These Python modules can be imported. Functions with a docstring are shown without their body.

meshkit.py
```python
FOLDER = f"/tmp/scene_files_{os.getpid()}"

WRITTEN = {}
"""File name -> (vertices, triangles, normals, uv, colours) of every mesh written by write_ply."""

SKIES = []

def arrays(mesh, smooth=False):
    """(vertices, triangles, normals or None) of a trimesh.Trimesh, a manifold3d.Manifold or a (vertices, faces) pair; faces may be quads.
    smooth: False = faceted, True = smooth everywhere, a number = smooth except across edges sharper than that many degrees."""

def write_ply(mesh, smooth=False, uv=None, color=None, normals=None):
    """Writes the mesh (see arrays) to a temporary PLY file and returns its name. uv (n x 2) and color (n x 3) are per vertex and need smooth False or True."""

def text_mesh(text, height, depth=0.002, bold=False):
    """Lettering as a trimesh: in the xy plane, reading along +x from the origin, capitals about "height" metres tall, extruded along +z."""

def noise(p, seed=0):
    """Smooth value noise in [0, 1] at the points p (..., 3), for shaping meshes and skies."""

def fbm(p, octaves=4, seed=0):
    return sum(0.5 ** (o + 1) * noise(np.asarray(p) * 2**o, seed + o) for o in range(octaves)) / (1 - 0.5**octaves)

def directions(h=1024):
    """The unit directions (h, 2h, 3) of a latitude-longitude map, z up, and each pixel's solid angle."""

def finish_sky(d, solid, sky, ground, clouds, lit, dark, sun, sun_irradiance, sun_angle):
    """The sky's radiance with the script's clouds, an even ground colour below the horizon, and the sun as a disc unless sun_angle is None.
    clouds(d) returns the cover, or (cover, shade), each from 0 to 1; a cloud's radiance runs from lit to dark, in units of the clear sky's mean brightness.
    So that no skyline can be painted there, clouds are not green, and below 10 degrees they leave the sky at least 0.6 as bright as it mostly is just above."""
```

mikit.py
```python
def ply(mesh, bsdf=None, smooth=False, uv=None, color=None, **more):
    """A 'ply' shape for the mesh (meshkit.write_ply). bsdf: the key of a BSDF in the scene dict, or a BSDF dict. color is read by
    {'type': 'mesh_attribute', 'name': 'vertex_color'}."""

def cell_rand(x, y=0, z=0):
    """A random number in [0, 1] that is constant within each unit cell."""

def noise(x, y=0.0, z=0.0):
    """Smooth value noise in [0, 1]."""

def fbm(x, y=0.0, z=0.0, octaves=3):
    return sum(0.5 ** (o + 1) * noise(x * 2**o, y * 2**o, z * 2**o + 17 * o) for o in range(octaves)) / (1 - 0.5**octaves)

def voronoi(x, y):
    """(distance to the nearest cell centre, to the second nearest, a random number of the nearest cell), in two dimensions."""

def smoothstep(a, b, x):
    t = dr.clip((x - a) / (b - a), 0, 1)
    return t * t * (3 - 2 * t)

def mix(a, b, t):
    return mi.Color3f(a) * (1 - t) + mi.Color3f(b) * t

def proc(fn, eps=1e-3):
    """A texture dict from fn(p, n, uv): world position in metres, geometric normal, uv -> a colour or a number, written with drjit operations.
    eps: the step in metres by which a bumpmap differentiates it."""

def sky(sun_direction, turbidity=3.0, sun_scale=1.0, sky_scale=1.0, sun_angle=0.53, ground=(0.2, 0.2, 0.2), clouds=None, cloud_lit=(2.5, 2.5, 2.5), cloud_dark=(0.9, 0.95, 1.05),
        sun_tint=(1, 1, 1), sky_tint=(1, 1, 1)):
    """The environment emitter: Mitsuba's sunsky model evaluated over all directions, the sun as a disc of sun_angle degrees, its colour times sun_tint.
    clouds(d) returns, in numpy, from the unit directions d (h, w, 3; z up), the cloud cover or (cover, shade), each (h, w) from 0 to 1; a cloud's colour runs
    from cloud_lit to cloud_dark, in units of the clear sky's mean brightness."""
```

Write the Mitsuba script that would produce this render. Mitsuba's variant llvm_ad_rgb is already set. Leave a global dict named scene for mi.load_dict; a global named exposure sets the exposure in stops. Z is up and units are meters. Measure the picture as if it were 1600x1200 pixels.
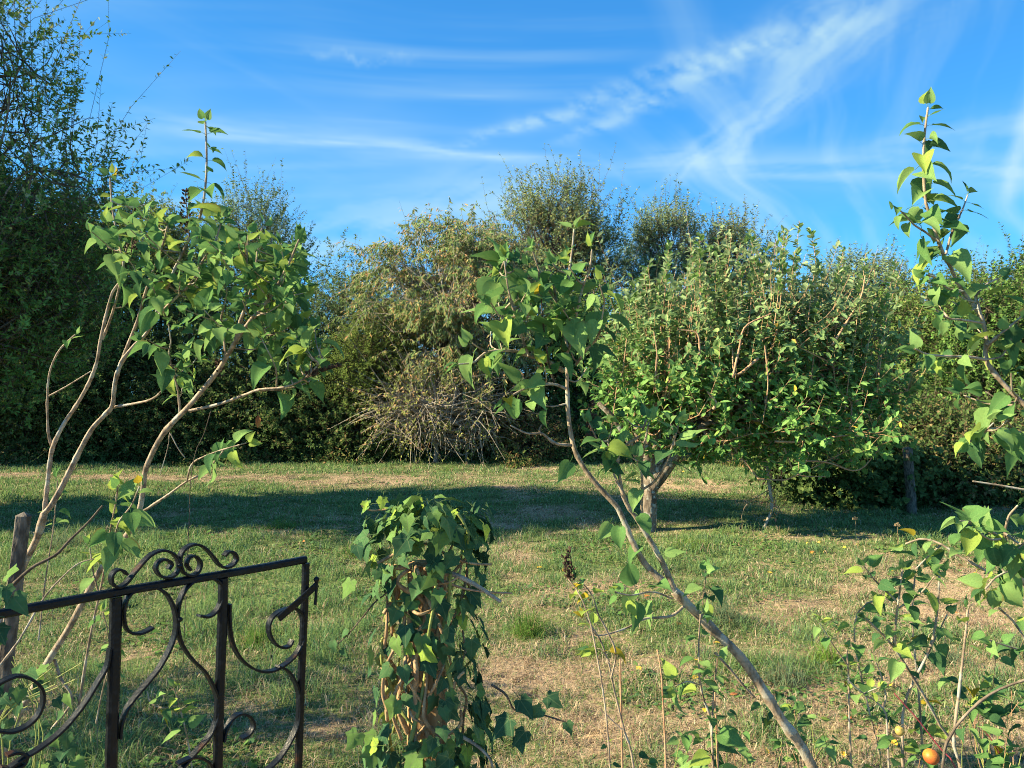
import math
import numpy as np, trimesh, mitsuba as mi, mikit, meshkit
from scipy.spatial import cKDTree
from mikit import proc, fbm, noise, voronoi, smoothstep, mix
import drjit as dr

scene, labels = {}, {}
R = np.random.default_rng(7)
T = mi.ScalarTransform4f

# ------------------------------------------------------------------ camera, sky, exposure
F, EYE, HOR = 1209.0, 1.60, 628.0          # focal length and horizon row in pixels of a 1600 x 1200 picture, eye height
PITCH = math.atan((HOR - 600) / F)
scene['camera'] = {'type': 'perspective', 'fov': 2 * math.degrees(math.atan(800 / F)), 'fov_axis': 'x', 'near_clip': 0.05, 'far_clip': 2000.0,
                   'to_world': T().look_at(origin=[0, 0, EYE], target=[0, math.cos(PITCH), EYE + math.sin(PITCH)], up=[0, 0, 1])}
exposure = 3.45
SUN_EL, SUN_AZ = math.radians(32), math.radians(12)      # from the left, a little behind the camera
SUN = [-math.cos(SUN_EL) * math.cos(SUN_AZ), -math.cos(SUN_EL) * math.sin(SUN_AZ), math.sin(SUN_EL)]


def cirrus(d):
    """Thin high cloud: fibres drawn out along two directions on a flat layer far above."""
    z = np.maximum(d[..., 2], 0.02) + 0.10
    u, v = d[..., 0] / z, d[..., 1] / z
    def fib(ang, lon, lat, seed, warp=0.35):
        c, s = math.cos(ang), math.sin(ang)
        a, b = u * c + v * s, -u * s + v * c
        w = meshkit.fbm(np.stack([a * 0.8, b * 0.8, a * 0], -1), 3, seed + 9) - 0.5
        b = b + warp * w
        return meshkit.fbm(np.stack([a / lon, b / lat, a * 0 + seed], -1), 6, seed)
    g = meshkit.fbm(np.stack([u * 0.55 + 3.1, v * 0.55, u * 0 + 4], -1), 3, 21)
    f1, f2 = fib(1.02, 1.3, 0.10, 3), fib(0.05, 1.2, 0.11, 5)
    soft = meshkit.fbm(np.stack([u * 1.2, v * 1.2, u * 0], -1), 5, 8)
    st = lambda a, b, x: np.clip((x - a) / (b - a), 0, 1) ** 1.5
    c = 0.50 * st(0.42, 0.82, f1) * st(0.34, 0.62, g) + 0.30 * st(0.44, 0.85, f2) * st(0.40, 0.66, 1 - g) + 0.20 * st(0.38, 0.8, soft)
    # three broad streaks (old trails spread by the wind), each a soft line across the layer
    def trail(p, q, w0, w1, k, seed, fa=3.0, fb=26.0, warp=0.16):
        k = k * 0.85
        p, q = np.array(p), np.array(q)
        t = q - p; L = np.linalg.norm(t); t /= L
        a = ((u - p[0]) * t[0] + (v - p[1]) * t[1]) / L
        b = -(u - p[0]) * t[1] + (v - p[1]) * t[0]
        b = b + warp * (meshkit.fbm(np.stack([a * 5, b * 3, a * 0 + seed], -1), 4, seed) - 0.5)
        w = w0 + (w1 - w0) * np.clip(a, 0, 1)
        n = meshkit.fbm(np.stack([a * fa, b * fb, a * 0 + 2 + seed], -1), 5, seed + 1)
        return k * np.exp(-(b / w) ** 2) * np.clip((a + 0.12) / 0.25, 0, 1) * np.clip((1.15 - a) / 0.3, 0, 1) * np.clip((n - 0.24) / 0.42, 0, 1)
    def uv(px, py):
        x, y = (px - 800) / F, (600 - py) / F
        dd = np.array([x, math.cos(PITCH) - y * math.sin(PITCH), math.sin(PITCH) + y * math.cos(PITCH)]); dd /= np.linalg.norm(dd)
        return dd[0] / (dd[2] + .10), dd[1] / (dd[2] + .10)
    c = c + trail(uv(745, 228), uv(1185, 75), .03, .06, .55, 31, 26, 14) + trail(uv(885, 218), uv(1330, 30), .03, .10, .5, 33, 24, 16)
    c = c + trail(uv(1040, 300), uv(1400, -20), .04, .15, .40, 35, 3, 26) + trail(uv(1150, 270), uv(1330, -30), .03, .10, .3, 36, 3, 34)
    c = c + trail(uv(200, 190), uv(880, 258), .09, .04, .42, 37, 4, 24, 0.06) + trail(uv(330, 215), uv(860, 250), .02, .012, .35, 38, 5, 30, 0.04) + trail(uv(900, 255), uv(1750, 285), .10, .14, .45, 39, 5, 14)
    c = c + trail(uv(420, 410), uv(860, 300), .3, .3, .6, 41, 5, 9) + trail(uv(1380, 230), uv(1750, 170), .08, .12, .3, 43, 3, 18) + trail(uv(480, 75), uv(640, 95), .02, .02, .25, 44, 6, 30)
    low = np.exp(-np.maximum(d[..., 2], 0) / 0.22)
    return np.clip(c * 0.95 + 0.10 * low, 0, 0.8)


scene['sky'] = mikit.sky(SUN, turbidity=2.6, clouds=cirrus, cloud_lit=(1.35, 1.95, 2.1), cloud_dark=(1.1, 1.2, 1.4), sky_tint=(0.15, 0.50, 0.76), sun_tint=(0.95, 1.0, 0.92), ground=(0.12, 0.14, 0.07))


# ------------------------------------------------------------------ helpers
def ray(px, py):
    x, y = (px - 800) / F, (600 - py) / F
    return np.array([x, math.cos(PITCH) - y * math.sin(PITCH), math.sin(PITCH) + y * math.cos(PITCH)])


def at(px, py, Y):
    d = ray(px, py)
    return np.array([0, 0, EYE]) + d * (Y / d[1])


def ground_z(x, y):
    p = np.stack([np.asarray(x, float) * 0.35, np.asarray(y, float) * 0.35, np.asarray(x, float) * 0], -1)
    q = p * 5.5
    fade = np.clip(1.2 - np.hypot(x, y) / 60, 0, 1)
    return ((meshkit.fbm(p, 3, 3) - 0.5) * 0.16 + (meshkit.fbm(q, 3, 4) - 0.5) * 0.07) * fade


def on_ground(px, py):
    d = ray(px, py)
    p = np.array([0, 0, EYE]) + d * (EYE / -d[2])
    p[2] = ground_z(p[0], p[1])
    return p


def unit(v):
    v = np.asarray(v, float)
    return v / (np.linalg.norm(v, axis=-1, keepdims=True) + 1e-12)


def numbered(key):
    if key not in scene and key not in labels:
        return key
    k = 1
    while f'{key}_{k:03d}' in scene or f'{key}_{k:03d}' in labels:
        k += 1
    return f'{key}_{k:03d}'


COUNT, SPILL = {}, {}


def nkey(base):
    n = COUNT.get(base, 0)
    COUNT[base] = n + 1
    return base if n == 0 else f'{base}_{n:03d}'


def thing(name, label, cat, group=None):
    key = nkey(name)
    labels[key] = {'label': label, 'category': cat}
    if group:
        labels[key]['group'] = group
    return key


def part(holder, name, shape, label=None, kind=None, M=None):
    key = nkey(f'{holder}__{name}')
    scene[key] = dict(shape) if M is None else {**shape, 'to_world': T(M)}
    if label or kind:
        labels[key] = {k: v for k, v in (('label', label), ('kind', kind)) if v}
    return key


def curve(pts, n=None):
    """Catmull-Rom through the points."""
    pts = np.asarray(pts, float)
    if len(pts) < 3:
        n = n or 4
        t = np.linspace(0, 1, n)[:, None]
        return pts[0] * (1 - t) + pts[-1] * t
    seg = np.linalg.norm(np.diff(pts, axis=0), axis=1)
    s = np.concatenate([[0], np.cumsum(seg)])
    m = n or max(6, 4 * len(pts))
    P = np.vstack([2 * pts[0] - pts[1], pts, 2 * pts[-1] - pts[-2]])
    out = []
    for x in np.linspace(0, s[-1], m):
        i = min(max(np.searchsorted(s, x, side='right') - 1, 0), len(pts) - 2)
        t = (x - s[i]) / max(seg[i], 1e-9)
        a, b, c, d = P[i], P[i + 1], P[i + 2], P[i + 3]
        out.append(0.5 * (2 * b + (c - a) * t + (2 * a - 5 * b + 4 * c - d) * t * t + (3 * b - a - 3 * c + d) * t ** 3))
    return np.array(out)


def tube(pts, rad, sides=6, cap=True):
    """(vertices, faces) of a tapered tube."""
    pts = np.asarray(pts, float)
    n = len(pts)
    rad = np.broadcast_to(np.asarray(rad, float), (n,)) if np.ndim(rad) < 1 or len(np.atleast_1d(rad)) == n else np.interp(np.linspace(0, 1, n), np.linspace(0, 1, len(rad)), rad)
    t = unit(np.gradient(pts, axis=0))
    a = np.array([1.0, 0.13, 0.2]) if abs(t[0, 0]) < 0.8 else np.array([0.1, 1, 0.2])
    u = np.zeros_like(pts)
    for i in range(n):
        a = a - t[i] * np.dot(a, t[i])
        a /= np.linalg.norm(a) + 1e-12
        u[i] = a
    w = np.cross(t, u)
    ang = np.arange(sides) * 2 * np.pi / sides
    v = pts[:, None] + rad[:, None, None] * (np.cos(ang)[None, :, None] * u[:, None] + np.sin(ang)[None, :, None] * w[:, None])
    v = v.reshape(-1, 3)
    i, j = np.meshgrid(np.arange(n - 1), np.arange(sides), indexing='ij')
    A, B = (i * sides + j).ravel(), (i * sides + (j + 1) % sides).ravel()
    f = np.vstack([np.stack([A, B, B + sides], 1), np.stack([A, B + sides, A + sides], 1)])
    if cap:
        v = np.vstack([v, pts[-1:] + t[-1:] * rad[-1] * 0.4])
        k = (n - 1) * sides
        f = np.vstack([f, [[k + q, k + (q + 1) % sides, len(v) - 1] for q in range(sides)]])
    return v, f


def join(parts):
    at_, vs, fs = 0, [], []
    for v, f in parts:
        vs.append(v); fs.append(np.asarray(f) + at_); at_ += len(v)
    return np.vstack(vs), np.vstack(fs)


def M4(axis, normal, pos, s):
    """A frame: x along axis, z near normal."""
    x = unit(axis)
    y = np.cross(normal, x); y /= np.linalg.norm(y) + 1e-9
    z = np.cross(x, y)
    m = np.eye(4)
    m[:3, 0], m[:3, 1], m[:3, 2], m[:3, 3] = x * s, y * s, z * s, pos
    return m


# ------------------------------------------------------------------ materials
def rgb(*c):
    return {'type': 'rgb', 'value': list(map(float, c))}


VC = {'type': 'mesh_attribute', 'name': 'vertex_color'}
scene['m_foliage'] = {'type': 'principledthin', 'base_color': VC, 'roughness': 0.55, 'diff_trans': 0.7, 'eta': 1.4}
scene['m_grass'] = {'type': 'principledthin', 'base_color': VC, 'roughness': 0.6, 'diff_trans': 0.8, 'eta': 1.35}

LILAC = [(0.065, 0.155, 0.065), (0.120, 0.250, 0.080), (0.205, 0.345, 0.115), (0.290, 0.400, 0.085), (0.42, 0.33, 0.035)]


def leaf_colour(p, n, uv):
    k = dr.floor(uv.x)
    u, v = uv.x - k, dr.abs(uv.y - 0.5) * 2
    c = mi.Color3f(*LILAC[0])
    for i in range(1, 5):
        c = dr.select(k > i - 0.5, mi.Color3f(*LILAC[i]), c)
    mid = 1 - smoothstep(0.02, 0.07, v)
    q = (u * 1.0 - v * 0.22) * 7.0
    q = dr.abs(q - dr.floor(q) - 0.5)
    lat = (1 - smoothstep(0.03, 0.10, q)) * 0.5
    c = mix(c, mi.Color3f(0.20, 0.12, 0.045), smoothstep(0.72, 1.0, v) * smoothstep(0.70, 0.80, noise(p.x * 16, p.y * 16, p.z * 16)) * 0.7)
    spot = smoothstep(0.62, 0.8, noise(p.x * 160, p.y * 160, p.z * 160))
    tone = 0.8 + 0.4 * fbm(p.x * 40, p.y * 40, p.z * 40, 2)
    c = c * tone
    c = mix(c, c * 0.9 + mi.Color3f(0.05, 0.06, 0.025), dr.maximum(mid, lat))
    return mix(c, mi.Color3f(0.14, 0.10, 0.04), spot * 0.06)


scene['m_lilac'] = {'type': 'principledthin', 'base_color': proc(leaf_colour), 'roughness': 0.34, 'diff_trans': 0.8, 'eta': 1.5}

IVY = [(0.040, 0.098, 0.052), (0.070, 0.150, 0.064), (0.125, 0.225, 0.066), (0.24, 0.35, 0.06)]


def ivy_colour(p, n, uv):
    k = dr.floor(uv.x / 2)
    x, y = uv.x - 2 * k - 0.3, dr.abs(uv.y)
    c = mi.Color3f(*IVY[0])
    for i in range(1, 4):
        c = dr.select(k > i - 0.5, mi.Color3f(*IVY[i]), c)
    vein = mi.Float(0)
    for a in (0.0, 0.9, 1.75):
        vein = dr.maximum(vein, 1 - smoothstep(0.006, 0.028, dr.abs(x * math.sin(a) - y * math.cos(a)) + dr.select(x * math.cos(a) + y * math.sin(a) < 0, 1.0, 0.0)))
    c = c * (0.75 + 0.5 * fbm(p.x * 50, p.y * 50, p.z * 50, 2))
    return mix(c, mi.Color3f(0.13, 0.18, 0.09), vein * 0.6)


scene['m_ivy'] = {'type': 'principledthin', 'base_color': proc(ivy_colour), 'roughness': 0.36, 'diff_trans': 0.35, 'eta': 1.48}


def bark(light, dark, freq, lich=None):
    def fn(p, n, uv):
        a = fbm(p.x * freq, p.y * freq, p.z * freq * 0.35, 4)
        c = mix(dark, light, smoothstep(0.28, 0.66, a))
        if lich:
            c = mix(c, lich, smoothstep(0.55, 0.68, fbm(p.x * 26 + 5, p.y * 26, p.z * 18, 3)))
        ring = smoothstep(0.75, 0.9, noise(p.x * 9, p.y * 9, p.z * 95))
        return mix(c, c * 0.6, ring * 0.6)
    return fn


def bump_of(freq, k):
    return lambda p, n, uv: k * fbm(p.x * freq, p.y * freq, p.z * freq * 0.4, 3)


def mat(name, colour, rough, bump=None, spec=0.3):
    base = {'type': 'principled', 'base_color': proc(colour), 'roughness': rough, 'specular': spec}
    if bump:
        base = {'type': 'bumpmap', 'arbitrary': proc(bump, 0.0006), 'scale': 1.0, 'bsdf': base}
    scene[name] = {'type': 'twosided', 'bsdf': base}


mat('m_stem', bark((0.36, 0.285, 0.215), (0.15, 0.115, 0.085), 75, (0.36, 0.345, 0.30)), 0.75, bump_of(160, 0.0012))
mat('m_twig_dark', bark((0.11, 0.085, 0.065), (0.05, 0.038, 0.028), 70), 0.85)
mat('m_grey_bark', bark((0.21, 0.17, 0.13), (0.075, 0.058, 0.045), 22, (0.33, 0.32, 0.28)), 0.9, bump_of(35, 0.012))
mat('m_pale_twig', bark((0.36, 0.32, 0.27), (0.20, 0.17, 0.14), 40), 0.85)
mat('m_shoot', bark((0.44, 0.28, 0.17), (0.28, 0.16, 0.10), 40), 0.7)
mat('m_ivy_stem', bark((0.42, 0.29, 0.16), (0.20, 0.13, 0.075), 70), 0.75, bump_of(150, 0.001))
mat('m_green_stem', bark((0.26, 0.30, 0.09), (0.17, 0.21, 0.06), 60), 0.6)
mat('m_red_stem', bark((0.30, 0.06, 0.075), (0.17, 0.03, 0.045), 60), 0.5)
mat('m_dry_stem', bark((0.42, 0.27, 0.17), (0.27, 0.15, 0.09), 60), 0.8)
mat('m_seed', bark((0.075, 0.045, 0.03), (0.025, 0.016, 0.012), 120), 0.8)
mat('m_weather', bark((0.15, 0.13, 0.11), (0.06, 0.05, 0.042), 55), 0.9, bump_of(90, 0.004))


def iron(p, n, uv):
    rust = smoothstep(0.66, 0.76, fbm(p.x * 16 + 3, p.y * 16, p.z * 16, 4)) * 0.75
    scuff = smoothstep(0.55, 0.8, fbm(p.x * 70, p.y * 70, p.z * 70, 2))
    c = mix((0.003, 0.005, 0.009), (0.008, 0.011, 0.017), scuff)
    return mix(c, (0.045, 0.02, 0.012), rust)


mat('m_iron', iron, 0.38, lambda p, n, uv: 0.0011 * fbm(p.x * 130, p.y * 130, p.z * 130, 3), 0.25)


def wood(p, n, uv):
    g = fbm(p.x * 60, p.y * 60, p.z * 3.0, 4)
    c = mix((0.26, 0.15, 0.075), (0.50, 0.33, 0.17), smoothstep(0.3, 0.68, g))
    return mix(c, (0.13, 0.09, 0.06), smoothstep(0.62, 0.72, noise(p.x * 45, p.y * 45, p.z * 1.5)) * 0.6)


mat('m_wood', wood, 0.75, lambda p, n, uv: 0.003 * fbm(p.x * 90, p.y * 90, p.z * 4, 3))


def skin(a, b, seed):
    return lambda p, n, uv: mix(a, b, smoothstep(0.35, 0.65, fbm(p.x * 18 + seed, p.y * 18, p.z * 18, 3)))


mat('m_fruit_orange', skin((0.46, 0.20, 0.03), (0.42, 0.09, 0.03), 3), 0.45)
mat('m_fruit_yellow', skin((0.50, 0.36, 0.06), (0.34, 0.26, 0.08), 8), 0.4)
mat('m_dry_leaf', skin((0.40, 0.16, 0.04), (0.26, 0.09, 0.035), 2), 0.8)
mat('m_yellow_leaf', skin((0.62, 0.42, 0.035), (0.52, 0.30, 0.03), 5), 0.7)
mat('m_umbel', skin((0.34, 0.26, 0.15), (0.24, 0.17, 0.10), 5), 0.9)


# ------------------------------------------------------------------ lawn: where the turf is dry, the same rule for the earth and for the blades on it
def dryness(x, y):
    """0 lush, 1 straw and earth."""
    x, y = np.asarray(x, float), np.asarray(y, float)
    p = np.stack([x * 0.42, y * 0.60, x * 0], -1)
    a = meshkit.fbm(p, 4, 11)
    b = meshkit.fbm(np.stack([x * 2.1, y * 2.1, x * 0], -1), 3, 12)
    near = np.clip((5.3 - y) / 1.4, 0, 1) * 0.17                                   # trodden ground behind the gate
    band = 0.17 * np.exp(-((y - 15.4 + 0.1 * x) / 1.1) ** 2) + 0.16 * np.exp(-((x - 0.2 - 0.02 * y) / 0.6) ** 2) * (y < 9)
    right = 0.22 * np.exp(-((x - 3.6) / 0.9) ** 2 - ((y - 6.0) / 1.6) ** 2)
    return np.clip((0.48 * a + 0.52 * b - 0.472 + near + band + right) * 2.8, 0, 1)


GX = np.concatenate([-np.geomspace(14, 400, 18)[::-1], np.linspace(-13.8, 13.8, 185), np.geomspace(14, 400, 18)])
GY = np.concatenate([-np.geomspace(3, 400, 16)[::-1], np.linspace(-2, 26, 200), np.geomspace(27, 500, 18)])
gx, gy = np.meshgrid(GX, GY, indexing='ij')
gv = np.stack([gx, gy, ground_z(gx, gy)], -1).reshape(-1, 3)
ii, jj = np.meshgrid(np.arange(len(GX) - 1), np.arange(len(GY) - 1), indexing='ij')
A = (ii * len(GY) + jj).ravel()
gf = np.stack([A, A + len(GY), A + len(GY) + 1, A + 1], 1)
dry = dryness(gv[:, 0], gv[:, 1])[:, None]
gc = np.array([0.075, 0.088, 0.030]) * (1 - dry) + np.array([0.205, 0.150, 0.092]) * dry
gq = np.vstack([gf[:, [0, 1, 2]], gf[:, [0, 2, 3]]])


def soil(p, n, uv):
    a = fbm(p.x * 6, p.y * 6, 0, 4)
    b = fbm(p.x * 55, p.y * 55, 0, 3)
    return mi.Color3f(0.62) + mi.Color3f(0.5, 0.46, 0.40) * (a - 0.1) * (0.4 + b)


def lawn_colour(p, n, uv):
    d = uv.x
    b = fbm(p.x * 34, p.y * 34, 0, 3)
    c = mix((0.095, 0.125, 0.045), (0.27, 0.20, 0.135), smoothstep(0.2, 0.8, d + (b - 0.5) * 0.9))
    return c * (0.6 + 0.9 * fbm(p.x * 90, p.y * 90, 0, 2))


scene['m_lawn'] = {'type': 'twosided', 'bsdf': {'type': 'bumpmap', 'arbitrary': proc(lambda p, n, uv: 0.02 * fbm(p.x * 30, p.y * 30, 0, 3), 0.002), 'scale': 1.0,
                                                   'bsdf': {'type': 'principled', 'base_color': proc(lawn_colour), 'roughness': 0.95, 'specular': 0.15}}}
scene['lawn'] = mikit.ply((gv, gq), 'm_lawn', smooth=True, uv=np.hstack([dry, dry]))
labels['lawn'] = {'label': 'rough lawn of patchy green and dry grass running back to the hedge', 'kind': 'structure'}


def blades(x, y, h, lean, width, col, tall=False):
    """(v, f, c): a bent blade of three triangles at each point."""
    n = len(x)
    z = ground_z(x, y) - 0.004
    az = R.uniform(0, 2 * np.pi, n)
    fx, fy = np.cos(az), np.sin(az)
    sx, sy = -fy, fx
    turn = R.uniform(0, 2 * np.pi, n)                                   # the width turned away from the lean
    sx, sy = np.cos(turn), np.sin(turn)
    base = np.stack([x, y, z], 1)
    side = np.stack([sx, sy, 0 * sx], 1) * (width / 2)[:, None]
    out = np.stack([fx, fy, 0 * fx], 1)
    mid = base + out * (h * lean * 0.35)[:, None] + np.array([0, 0, 1]) * (h * 0.6 * np.sqrt(np.maximum(1 - 0.3 * lean ** 2, 0.1)))[:, None]
    tip = base + out * (h * lean)[:, None] + np.array([0, 0, 1]) * (h * np.maximum(1 - 0.55 * lean ** 1.5, 0.08))[:, None]
    v = np.stack([base - side, base + side, mid - side * 0.7, mid + side * 0.7, tip], 1).reshape(-1, 3)
    k = np.arange(n)[:, None] * 5
    f = np.stack([k + [0, 1, 3], k + [0, 3, 2], k + [2, 3, 4]], 1).reshape(-1, 3)
    return v, f, np.repeat(col, 5, 0)


def grass_colours(d, n):
    g = np.array([[0.180, 0.290, 0.105], [0.140, 0.250, 0.090], [0.250, 0.330, 0.130], [0.160, 0.275, 0.140]])[R.integers(0, 4, n)] * 0.98
    s = np.array([[0.56, 0.45, 0.32], [0.46, 0.34, 0.24], [0.62, 0.52, 0.38], [0.34, 0.24, 0.17]])[R.integers(0, 4, n)] * 0.95
    pick = (R.uniform(0, 1, n) < np.clip(d * 0.85 + 0.06, 0, 0.78))[:, None]
    return np.where(pick, s, g) * R.uniform(0.6, 1.3, (n, 1))


gb = []
for y0, y1, dens, hh, ww in ((2.6, 5, 5200, 0.066, 0.0040), (5, 8, 2700, 0.060, 0.0055), (8, 12, 1400, 0.055, 0.008), (12, 17, 750, 0.055, 0.012), (17, 22.5, 420, 0.06, 0.017)):
    half = lambda yy: yy * 0.70 + 0.4
    n = int(dens * (half(y0) + half(y1)) * (y1 - y0))
    y = R.uniform(y0, y1, n); x = R.uniform(-1, 1, n) * half(y)
    d = dryness(x, y)
    lush = meshkit.fbm(np.stack([x * 1.6, y * 1.6, x * 0], -1), 3, 14)
    keep = R.uniform(0, 1, n) < 0.78 + 0.22 * (1 - d)
    x, y, d, lush = x[keep], y[keep], d[keep], lush[keep]; n = len(x)
    tus = np.clip((meshkit.fbm(np.stack([x * 3.4, y * 3.4, x * 0 + 5], -1), 3, 15) - 0.46) / 0.2, 0, 1)
    h = hh * R.uniform(0.45, 1.4, n) * (1.1 - 0.55 * d) * (0.35 + 0.7 * lush + 1.3 * tus * (1 - 0.25 * d))
    gb.append(blades(x, y, h, R.uniform(0.2, 1.25, n) + 0.3 * d, ww * R.uniform(0.7, 1.3, n), grass_colours(np.clip(d + 0.25 * (0.5 - tus), 0, 1), n)))
gvv, gff = join([(v, f) for v, f, c in gb])
scene['grass'] = mikit.ply((gvv, gff), 'm_grass', color=np.vstack([c for v, f, c in gb]))
# low broad leaves (clover, plantain, daisies' leaves) in patches, and a thatch of fallen straw
n = 60000
y = 2.8 + 13 * R.uniform(0, 1, n) ** 1.5; x = R.uniform(-1, 1, n) * (y * .7 + .4)
m = meshkit.fbm(np.stack([x * 1.1, y * 1.1, x * 0 + 9], -1), 3, 41) > 0.53
x, y = x[m], y[m]; n = len(x); z_ = R.uniform(0, 2 * np.pi, n)
w_ = leaf_flat = np.stack([x, y, ground_z(x, y) + R.uniform(.005, .03, n)], 1)
L_ = R.uniform(.018, .05, n) * (1 + (y > 8) * .3)
half_ = np.stack([np.cos(z_), np.sin(z_), R.uniform(-.1, .5, n)], 1); side_ = np.stack([-np.sin(z_), np.cos(z_), R.normal(0, .3, n)], 1)
v_ = np.stack([w_, w_ + half_ * (L_ * .5)[:, None] + side_ * (L_ * .33)[:, None], w_ + half_ * L_[:, None], w_ + half_ * (L_ * .5)[:, None] - side_ * (L_ * .33)[:, None]], 1).reshape(-1, 3)
k_ = np.arange(n)[:, None] * 4
f_ = np.stack([k_ + [0, 1, 2], k_ + [0, 2, 3]], 1).reshape(-1, 3)
c_ = np.array([[.10, .20, .055], [.13, .24, .07], [.085, .17, .075]])[R.integers(0, 3, n)] * R.uniform(.7, 1.2, (n, 1))
scene['clover'] = mikit.ply((v_, f_), 'm_grass', color=np.repeat(c_, 4, 0))
labels['clover'] = {'label': 'small round green leaves of clover and weeds spread in patches through the lawn', 'kind': 'stuff'}
n = 45000
y = 2.6 + 6 * R.uniform(0, 1, n) ** 1.4; x = R.uniform(-1, 1, n) * (y * .7 + .4)
m = R.uniform(0, 1, n) < .15 + .85 * dryness(x, y)
x, y = x[m], y[m]; n = len(x); z_ = R.uniform(0, 2 * np.pi, n); L_ = R.uniform(.03, .09, n)
w_ = np.stack([x, y, ground_z(x, y) + R.uniform(.006, .03, n)], 1); h_ = np.stack([np.cos(z_), np.sin(z_), R.normal(0, .22, n)], 1) * L_[:, None]; s_ = np.stack([-np.sin(z_), np.cos(z_), z_ * 0], 1) * .0022
v_ = np.stack([w_ - s_, w_ + s_, w_ + h_], 1).reshape(-1, 3)
scene['thatch'] = mikit.ply((v_, np.arange(3 * n).reshape(-1, 3)), 'm_grass', color=np.repeat(np.array([[.50, .40, .27], [.36, .27, .18], [.26, .19, .12]])[R.integers(0, 3, n)] * R.uniform(.7, 1.1, (n, 1)), 3, 0))
labels['thatch'] = {'label': 'dead straw lying loose on the dry ground of the near lawn', 'kind': 'stuff'}
labels['grass'] = {'label': 'short green and straw coloured grass blades all over the lawn', 'kind': 'stuff'}


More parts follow.
